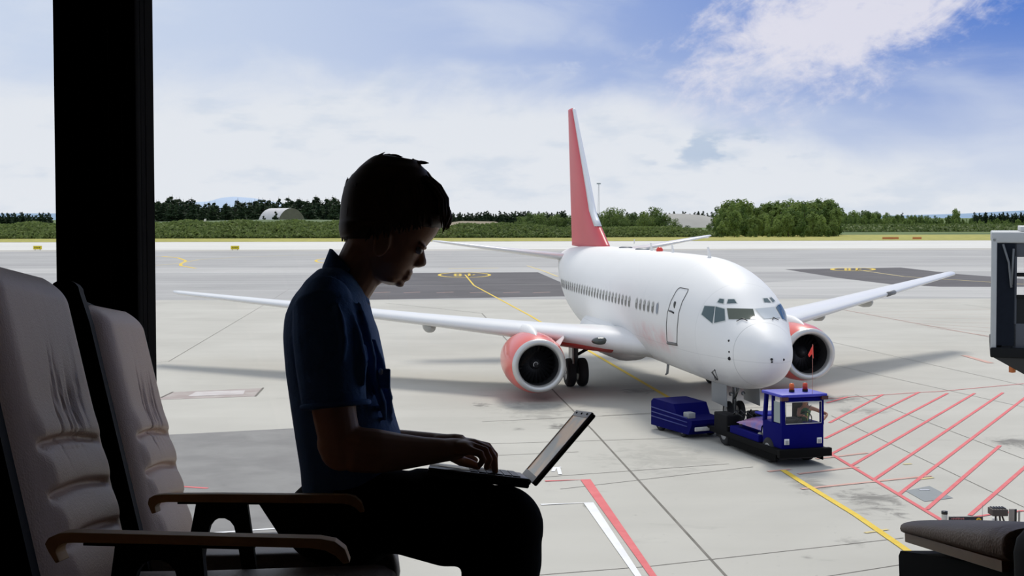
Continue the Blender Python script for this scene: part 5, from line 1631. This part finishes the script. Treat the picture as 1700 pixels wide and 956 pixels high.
def tree(name, protos, px, ybase, h, wscale, label, cat, group, Y):
    me = protos[rt.randrange(len(protos))]
    x = AT(px, 360, Y).x
    M_ = Matrix.Translation((x, Y, 0)) @ Matrix.Rotation(rt.uniform(0, 6.28), 4, 'Z') @ Matrix.Diagonal((h * wscale, h * wscale, h, 1))
    e = empty(name, M_, label, cat, group)
    for nm, d in (('foliage', me[0]), ('trunk', me[1])):
        o = bpy.data.objects.new(nm, d); C.objects.link(o); o.parent = e; o.matrix_world = M_
    return e
def topz(py, Y): return AT(850, py, Y).z
def prof(pts, x):
    for (a, b), (c, d) in zip(pts, pts[1:]):
        if a <= x <= c: return b + (d - b) * (x - a) / (c - a)
    return pts[-1][1] if x > pts[-1][0] else pts[0][1]
# conifer forest behind the field on the left
leftp = [(0, 351), (90, 351), (228, 338), (262, 334), (290, 326), (330, 336), (380, 337), (405, 333), (430, 330), (445, 334), (480, 331), (505, 327), (530, 330), (560, 326), (600, 330)]
for row, Y0_, n in ((0, 640, 62), (1, 590, 50)):
    for k in range(n):
        px = 226 + (342 * (k + rt.uniform(-.35, .35)) / n)
        Y_ = Y0_ + rt.uniform(-20, 20)
        py = prof(leftp, px) + rt.uniform(-8, 4) + row * 6
        wh = 'between the pillar and the hangar' if px < 415 else 'behind the hangar' if px < 505 else "between the hangar and the man's head"
        tree('conifer_tree', CON, px, 0, topz(py, Y_), rt.uniform(1.3, 2.0), 'dark conifer of the forest ' + wh + (', front row' if row else ', back row'), 'tree', 'conifers ' + wh + (', front' if row else ', back'), Y_)
for k in range(24):
    px = -4 + 92 * (k + rt.uniform(-.3, .3)) / 24; Y_ = 800 + rt.uniform(-30, 30)
    tree('conifer_tree', CON, px, 0, topz(351 + rt.uniform(-3, 4), Y_), 1.3, 'small distant conifer left of the black pillar', 'tree', 'conifers left of the pillar', Y_)
# distant dark tree line in the middle
for k in range(46):
    px = 742 + 200 * (k + rt.uniform(-.3, .3)) / 46; Y_ = 1000 + rt.uniform(-40, 40)
    tree('conifer_tree', CON, px, 0, topz(350 + rt.uniform(-3, 4), Y_) , 1.5, 'tiny distant conifer on the skyline just right of the man\'s head', 'tree', 'distant tree line in the middle', Y_)
for k in range(30):
    px = 985 + 210 * (k + rt.uniform(-.3, .3)) / 30; Y_ = 1100 + rt.uniform(-40, 40)
    tree('conifer_tree', CON, px, 0, topz(352 + rt.uniform(-3, 3), Y_), 1.5, 'tiny distant conifer on the skyline right of the tail fin', 'tree', 'distant tree line behind the fin', Y_)
# rounded bushes and small trees around the fin
for px, py, w_ in ((862, 358, 1.0), (880, 352, 1.1), (902, 352, 1.1), (925, 354, 1.1), (945, 356, 1.0), (965, 356, 1.0), (880, 366, 1.2), (905, 368, 1.2), (930, 368, 1.2)):
    Y_ = 520 + rt.uniform(-20, 20)
    tree('rounded_shrub', BUS, px, 0, topz(py, Y_), w_, 'rounded green shrub in the thicket left of the tail fin', 'shrub', 'shrubs left of the fin', Y_)
for px, py, w_ in ((995, 352, 1.0), (1012, 343, .9), (1033, 345, .9), (1052, 352, 1.0), (1070, 349, 1.0), (1083, 342, .9), (1100, 352, 1.0), (1122, 362, 1.1), (1010, 362, 1.2), (1030, 364, 1.2), (1050, 364, 1.2), (1066, 368, 1.1), (1085, 362, 1.1), (1105, 368, 1.0), (1140, 374, 1.2), (1160, 378, 1.3), (1178, 370, .9)):
    Y_ = 500 + rt.uniform(-20, 20)
    tree('rounded_shrub', BUS, px, 0, topz(py, Y_), w_ * .95, 'rounded green shrub in the thicket right of the tail fin', 'shrub', 'shrubs right of the fin', Y_)
# broadleaf wood at right
rightp = [(1183, 348), (1195, 340), (1220, 324), (1238, 330), (1250, 344), (1262, 338), (1290, 333), (1310, 330), (1330, 330), (1345, 327), (1365, 331), (1382, 330), (1395, 336), (1402, 352)]
for row, Y0_, n in ((0, 480, 30), (1, 450, 24), (2, 432, 22)):
    for k in range(n):
        px = 1190 + 204 * (k + rt.uniform(-.3, .3)) / n
        Y_ = Y0_ + rt.uniform(-8, 8)
        py = prof(rightp, px) + rt.uniform(-2, 6) + row * (12 if k % 2 else 20)
        tree('broadleaf_tree', BRO, px, 0, topz(py, Y_), rt.uniform(.8, 1.2), 'tall leafy tree in the %s half of the dense wood, %s row' % (('left' if px < 1290 else 'right'), ('back', 'middle', 'front')[row]), 'tree', 'tall wood, %s %s' % (('left' if px < 1290 else 'right'), ('back', 'middle', 'front')[row]), Y_)
for row, Y0_, n in ((0, 640, 54), (1, 610, 44)):
    for k in range(n):
        px = 1398 + 310 * (k + rt.uniform(-.3, .3)) / n
        Y_ = Y0_ + rt.uniform(-12, 12)
        py = prof([(1398, 352), (1420, 350), (1500, 357), (1640, 364), (1710, 368)], px) + rt.uniform(-3, 5) + row * 7
        tree('young_tree', BRO, px, 0, topz(py, Y_), rt.uniform(.7, 1.0), 'slim young tree of the low wood %s of its one taller tree, %s row' % (('left' if px < 1586 else 'right'), ('back', 'front')[row]), 'tree', 'low wood, %s %s' % (('left' if px < 1586 else 'right'), ('back', 'front')[row]), Y_)
for px, py in ((1586, 346), (1498, 352), (1445, 352)):
    tree('conifer_tree' if px != 1586 else 'tall_tree', CON if px != 1586 else BRO, px, 0, topz(py, 650), .9, {1586: 'single taller tree rising above the low wood near the right edge', 1498: 'pointed treetop above the low wood, between its taller neighbours', 1445: 'pointed treetop where the low wood meets the tall wood'}[px], 'tree', None, 650)
for k in range(22):
    px = 1618 + 90 * (k + rt.uniform(-.3, .3)) / 22; Y_ = 1100 + rt.uniform(-30, 30)
    tree('conifer_tree', CON, px, 0, topz(355 + rt.uniform(-3, 3), Y_), 1.5, 'tiny distant conifer on the skyline above the boarding bridge', 'tree', 'distant trees at the right edge', Y_)

# uncountable scrub on the banks: one object each
def scrub(px0, px1, Y0_, Y1_, hz, n, size, name, label, m_):
    mb = MB(); x0 = AT(px0, 360, Y0_).x; x1 = AT(px1, 360, Y0_).x
    step = []
    # earth bank below, leaf clusters above
    nx = 60; rows = []
    for j in range(9):
        v = j / 8; rows.append([Vector((x0 + (x1 - x0) * i / nx, Y0_ + (Y1_ - Y0_) * v, hz(px0 + (px1 - px0) * i / nx) * .9 * math.sin(math.pi * min(1, .02 + v * .72)) * 1.0)) for i in range(nx + 1)])
    mb.grid(rows)
    for _ in range(n):
        u, v = rt.random(), rt.random() ** 1.3
        x = x0 + (x1 - x0) * u; y = Y0_ + (Y1_ - Y0_) * v
        zz = hz(px0 + (px1 - px0) * u) * .9 * math.sin(math.pi * min(1, .02 + v * .72)) + rt.uniform(-.1, .5)
        s = size * rt.uniform(.5, 1.4)
        nrm = Vector((rt.uniform(-.8, .8), rt.uniform(-1, .3), rt.uniform(0, 1))).normalized(); a = nrm.orthogonal().normalized(); b = nrm.cross(a)
        p = Vector((x, y, zz))
        mb.add([p + a * math.cos(t_) * s + b * math.sin(t_) * s * rt.uniform(.5, 1) for t_ in (0, 1.3, 2.5, 3.8, 5.0)], [(0, 1, 2, 3, 4)], smooth=False)
    o = mb.build(name, m_, None, fix=False)
    rebase(o, ((x0 + x1) / 2, (Y0_ + Y1_) / 2, 0))
    return tag(o, label, 'bushes', kind='stuff')
scrub(-160, 700, 420, 445, lambda x: 5.4 - (.5 if x < 110 else 0) - max(0, x - 600) * .02 + .5 * math.sin(x * .07) , 19000, .55, 'scrub', 'long low green scrub covering the bank on the left', lf_hedge)
scrub(690, 1005, 420, 440, lambda x: prof([(700, 3.0), (760, 4.2), (840, 4.6), (900, 3.6), (960, 2.8)], x) + .3 * math.sin(x * .1), 6000, .5, 'scrub', 'low green scrub between the man and the tail fin', lf_hedge)
scrub(1000, 1190, 428, 440, lambda x: prof([(1000, 3.0), (1120, 3.2), (1165, 2.2), (1190, 1.2)], x), 3000, .5, 'scrub', 'low green scrub right of the tail fin beside the gravel road', lf_hedge)
scrub(1395, 1900, 560, 590, lambda x: 3.0, 4000, .6, 'scrub', 'thin green undergrowth along the low wood at right', lf_hedge)
# lighter second bank behind, with the hangar on it
def mound(px0, px1, Y_, depth, pys, name, m_, n=40):
    x0, x1 = AT(px0, 360, Y_).x, AT(px1, 360, Y_).x
    rows = []
    for j in range(9):
        v = j / 8
        rows.append([Vector((x0 + (x1 - x0) * i / n, Y_ + depth * v, max(0, topz(prof(pys, px0 + (px1 - px0) * i / n), Y_)) * math.sin(math.pi * v) ** .7 if 0 < v < 1 else -.5)) for i in range(n + 1)])
    return tag(MB().grid(rows).build(name, m_), kind='structure')
mound(-10, 700, 480, 60, [(-10, 372), (100, 370), (228, 367), (400, 364), (500, 364), (700, 368)], 'green_bank', mat('bank_green', (.075, .12, .035), .9, var=.35, vscale=.2))
mound(740, 860, 600, 60, [(740, 370), (760, 367), (820, 368), (860, 378)], 'earth_bank', mat('earth', (.25, .21, .14), .95, var=.25, vscale=.1))
mound(-10, 100, 600, 60, [(-10, 371), (100, 370)], 'earth_bank', MATS['earth'])
mound(1108, 1200, 800, 90, [(1108, 362), (1125, 355), (1150, 355), (1186, 358), (1200, 362)], 'gravel_bank', mat('gravel_grey', (.36, .35, .32), .95, var=.2, vscale=.08))
# far hills, hazy blue with distance
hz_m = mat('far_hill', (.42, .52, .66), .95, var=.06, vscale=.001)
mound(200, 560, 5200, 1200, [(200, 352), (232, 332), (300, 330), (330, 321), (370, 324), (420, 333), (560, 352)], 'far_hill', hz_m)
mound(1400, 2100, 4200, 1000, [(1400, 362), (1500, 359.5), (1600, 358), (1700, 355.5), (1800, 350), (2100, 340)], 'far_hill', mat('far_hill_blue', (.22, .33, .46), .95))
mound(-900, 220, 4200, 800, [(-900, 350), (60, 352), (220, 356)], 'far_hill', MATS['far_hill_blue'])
# gravel road leading away between scrub and wood
tag(flat([G(1140, 395.5), G(1175, 395.5), G(1190, 386), G(1187, 384.5), G(1165, 388.5)], .03, 'gravel_road', road_m), kind='structure')

# arched hangar with metal roof
hy = 545.0
ha = AT(417, 365, hy); hb_ = AT(503, 365, hy); htop = topz(344.5, hy)
hang = empty('hangar', Matrix.Translation(((ha.x + hb_.x) / 2, hy, 0)), 'arched metal roofed hangar among trees on the left', 'building')
HWd = (hb_.x - ha.x) * .28
rows = []
x_r0, x_r1 = ha.x + 1.0, ha.x + (hb_.x - ha.x) * .62
for i, xx in enumerate((0, 1)):
    rows.append([Vector(((x_r0 if i == 0 else x_r1) + math.sin(a) * 0 , hy + 9 - 13 * math.cos(a), 1.5 + (htop - 1.5) * math.sin(a))) for a in [math.pi * k / 16 for k in range(17)]])
rfm = mat('corrugated_roof', (.66, .64, .64), .5, .1, var=.18, vscale=.6)
rfo = MB(ID)
# barrel runs away to the left; the gable faces right and towards the viewer
HR = Matrix.Translation((ha.x + (hb_.x - ha.x) * .50, hy, 0)) @ Matrix.Rotation(math.radians(-50), 4, 'Z')
Wg, Ln = 6.9, 16.5
rows = [[Vector((-Ln * i, 0 + 0, 0)) + Vector((0, Wg - Wg * math.cos(a) , 2.0 + (htop - 2.0) * math.sin(a))) for a in [math.pi * k / 20 for k in range(21)]] for i in (0, 1)]
MB(HR).grid(rows).build('arched_roof', rfm, hang)
MB(HR).add([Vector((-.02, Wg - Wg * math.cos(a), 2.0 + (htop - 2.0) * math.sin(a))) for a in [math.pi * k / 20 for k in range(21)]] + [Vector((-.02, 2 * Wg, 0)), Vector((-.02, 0, 0))], [list(range(23))]).build('gable_wall', mat('gable_brown', (.20, .185, .12), .8, var=.3, vscale=.5), hang)
MB(HR).box((-Ln, .0, 0), (-.1, .1, 2.1)).box((-Ln, 2 * Wg - .1, 0), (-.1, 2 * Wg, 2.1)).build('side_wall', MATS['gable_brown'], hang)
tree('conifer_tree', CON, 458, 0, topz(347, 530), 1.2, 'dark conifer standing in front of the hangar roof', 'tree', None, 530)
tree('conifer_tree', CON, 438, 0, topz(355, 530), 1.1, 'small conifer in front of the left part of the hangar', 'tree', None, 530)
# small white aircraft tail and parked gliders beyond the scrub
vf = AT(338, 362, 470)
gl_ = empty('light_aircraft', Matrix.Translation((vf.x, 470, 0)), 'white fin of a small aircraft above the scrub on the left', 'airplane')
zb0 = topz(371, 470); zt0 = topz(362, 470)
MB().prism([(vf.x - 1.2, zb0), (vf.x + .6, zb0), (vf.x + 1.0, zt0), (vf.x + .3, zt0), (vf.x - .2, zb0 + .7)], 470, 470.15, 'y').build('tail_fin', white_paint, gl_)
MB().tube([(vf.x - 6, 470.1, .9), (vf.x - 3, 470.1, zb0 - .3), (vf.x + .5, 470.1, zb0)], [.5, .6, .15], 10).tube([(vf.x - 3, 470.1, 0), (vf.x - 3, 470.1, 1.2)], .12, 6).tube([(vf.x - .6, 470.1, 0), (vf.x - .6, 470.1, zb0 - .1)], .1, 6).build('fuselage', white_paint, gl_)
for px0, px1, lb in ((445, 460, 'left of two low white trailers half hidden by scrub below the hangar'), (478, 492, 'right of two low white trailers half hidden by scrub below the hangar')):
    a = AT(px0, 372.5, 462); b = AT(px1, 376, 462)
    o_ = MB().bbox((a.x, 462, a.z - 1.6), (b.x, 464.5, a.z), .2).build('trailer', white_paint); rebase(o_, ((a.x + b.x) / 2, 463, a.z - 1.6)); tag(o_, lb, 'trailer', 'white trailers below the hangar')
    for s_ in (.25, .75):
        xx = a.x + (b.x - a.x) * s_
        MB().tube([(xx, 462.2, .0), (xx, 462.2, a.z - 1.5)], .15, 8).build('stand_leg', dark_metal, o_)
# yellow taxiway signs
for px, lb in ((62, 'yellow taxiway sign at the far apron edge, left of the pillar'), (390, 'yellow taxiway sign at the far apron edge, right of the pillar')):
    g = G(px, 415.5); p1 = AT(px - 7, 408, g.y); p2 = AT(px + 7, 414, g.y)
    s_ = empty('taxiway_sign', Matrix.Translation((g.x, g.y, 0)), lb, 'sign', 'yellow taxiway signs')
    MB().bbox((p1.x, g.y, p2.z), (p2.x, g.y + .25, p1.z), .03).build('sign_panel', mat('taxi_yellow', (.85, .68, .02), .4), s_)
    mb = MB(); wd = (p2.x - p1.x); hh = p1.z - p2.z
    for k in range(4):
        x_ = p1.x + wd * (.15 + .19 * k)
        mb.box((x_, g.y - .02, p2.z + hh * .3), (x_ + wd * .04, g.y, p2.z + hh * .7)); mb.box((x_, g.y - .02, p2.z + hh * .55), (x_ + wd * .12, g.y, p2.z + hh * .7))
    mb.build('sign_lettering', black, s_)
    for k in (.2, .8):
        MB().tube([(p1.x + wd * k, g.y + .12, 0), (p1.x + wd * k, g.y + .12, p2.z + .02)], .05, 6).build('sign_post', dark_metal, s_)
# radio mast behind the fin
Ym = 900.0
ms = AT(994, 352, Ym); mtp = AT(994, 305, Ym)
mast = empty('radio_mast', Matrix.Translation((ms.x, Ym, 0)), 'thin grey radio mast with crossbar on the skyline right of the fin', 'mast')
mm = mat('mast_grey', (.40, .43, .46), .6)
MB().tube([(ms.x - .6, Ym, 0), (ms.x - .25, Ym, mtp.z)], .12, 6).tube([(ms.x + .6, Ym, 0), (ms.x + .25, Ym, mtp.z)], .12, 6).build('mast_leg', mm, mast)
MB().box((ms.x - 1.4, Ym - .2, mtp.z - .3), (ms.x + 1.4, Ym + .2, mtp.z + .5)).build('lamp_bar', mm, mast)
# slim white marker post in the verge
g = G(1053, 404); tz = AT(1053, 397, g.y).z
o_ = MB().tube([(g.x, g.y, 0), (g.x, g.y, tz)], [.12, .12], 8).build('marker_post', white_paint); rebase(o_, (g.x, g.y, 0)); tag(o_, 'slim white marker post on the far grass verge behind the aircraft roof', 'post')
# orange netting fence on the right verge
for px0, px1, lb in ((1465, 1492, 'longer orange netting barrier on the verge at right'), (1515, 1530, 'short orange netting barrier further right on the verge')):
    g = G((px0 + px1) / 2, 397.0); a = AT(px0, 393.5, g.y); b = AT(px1, 396, g.y)
    o_ = MB().box((a.x, g.y, 0), (b.x, g.y + .06, a.z)).build('netting_barrier', mat('net_orange', (.72, .26, .10), .7)); rebase(o_, ((a.x + b.x) / 2, g.y, 0)); tag(o_, lb, 'barrier', 'orange barriers')
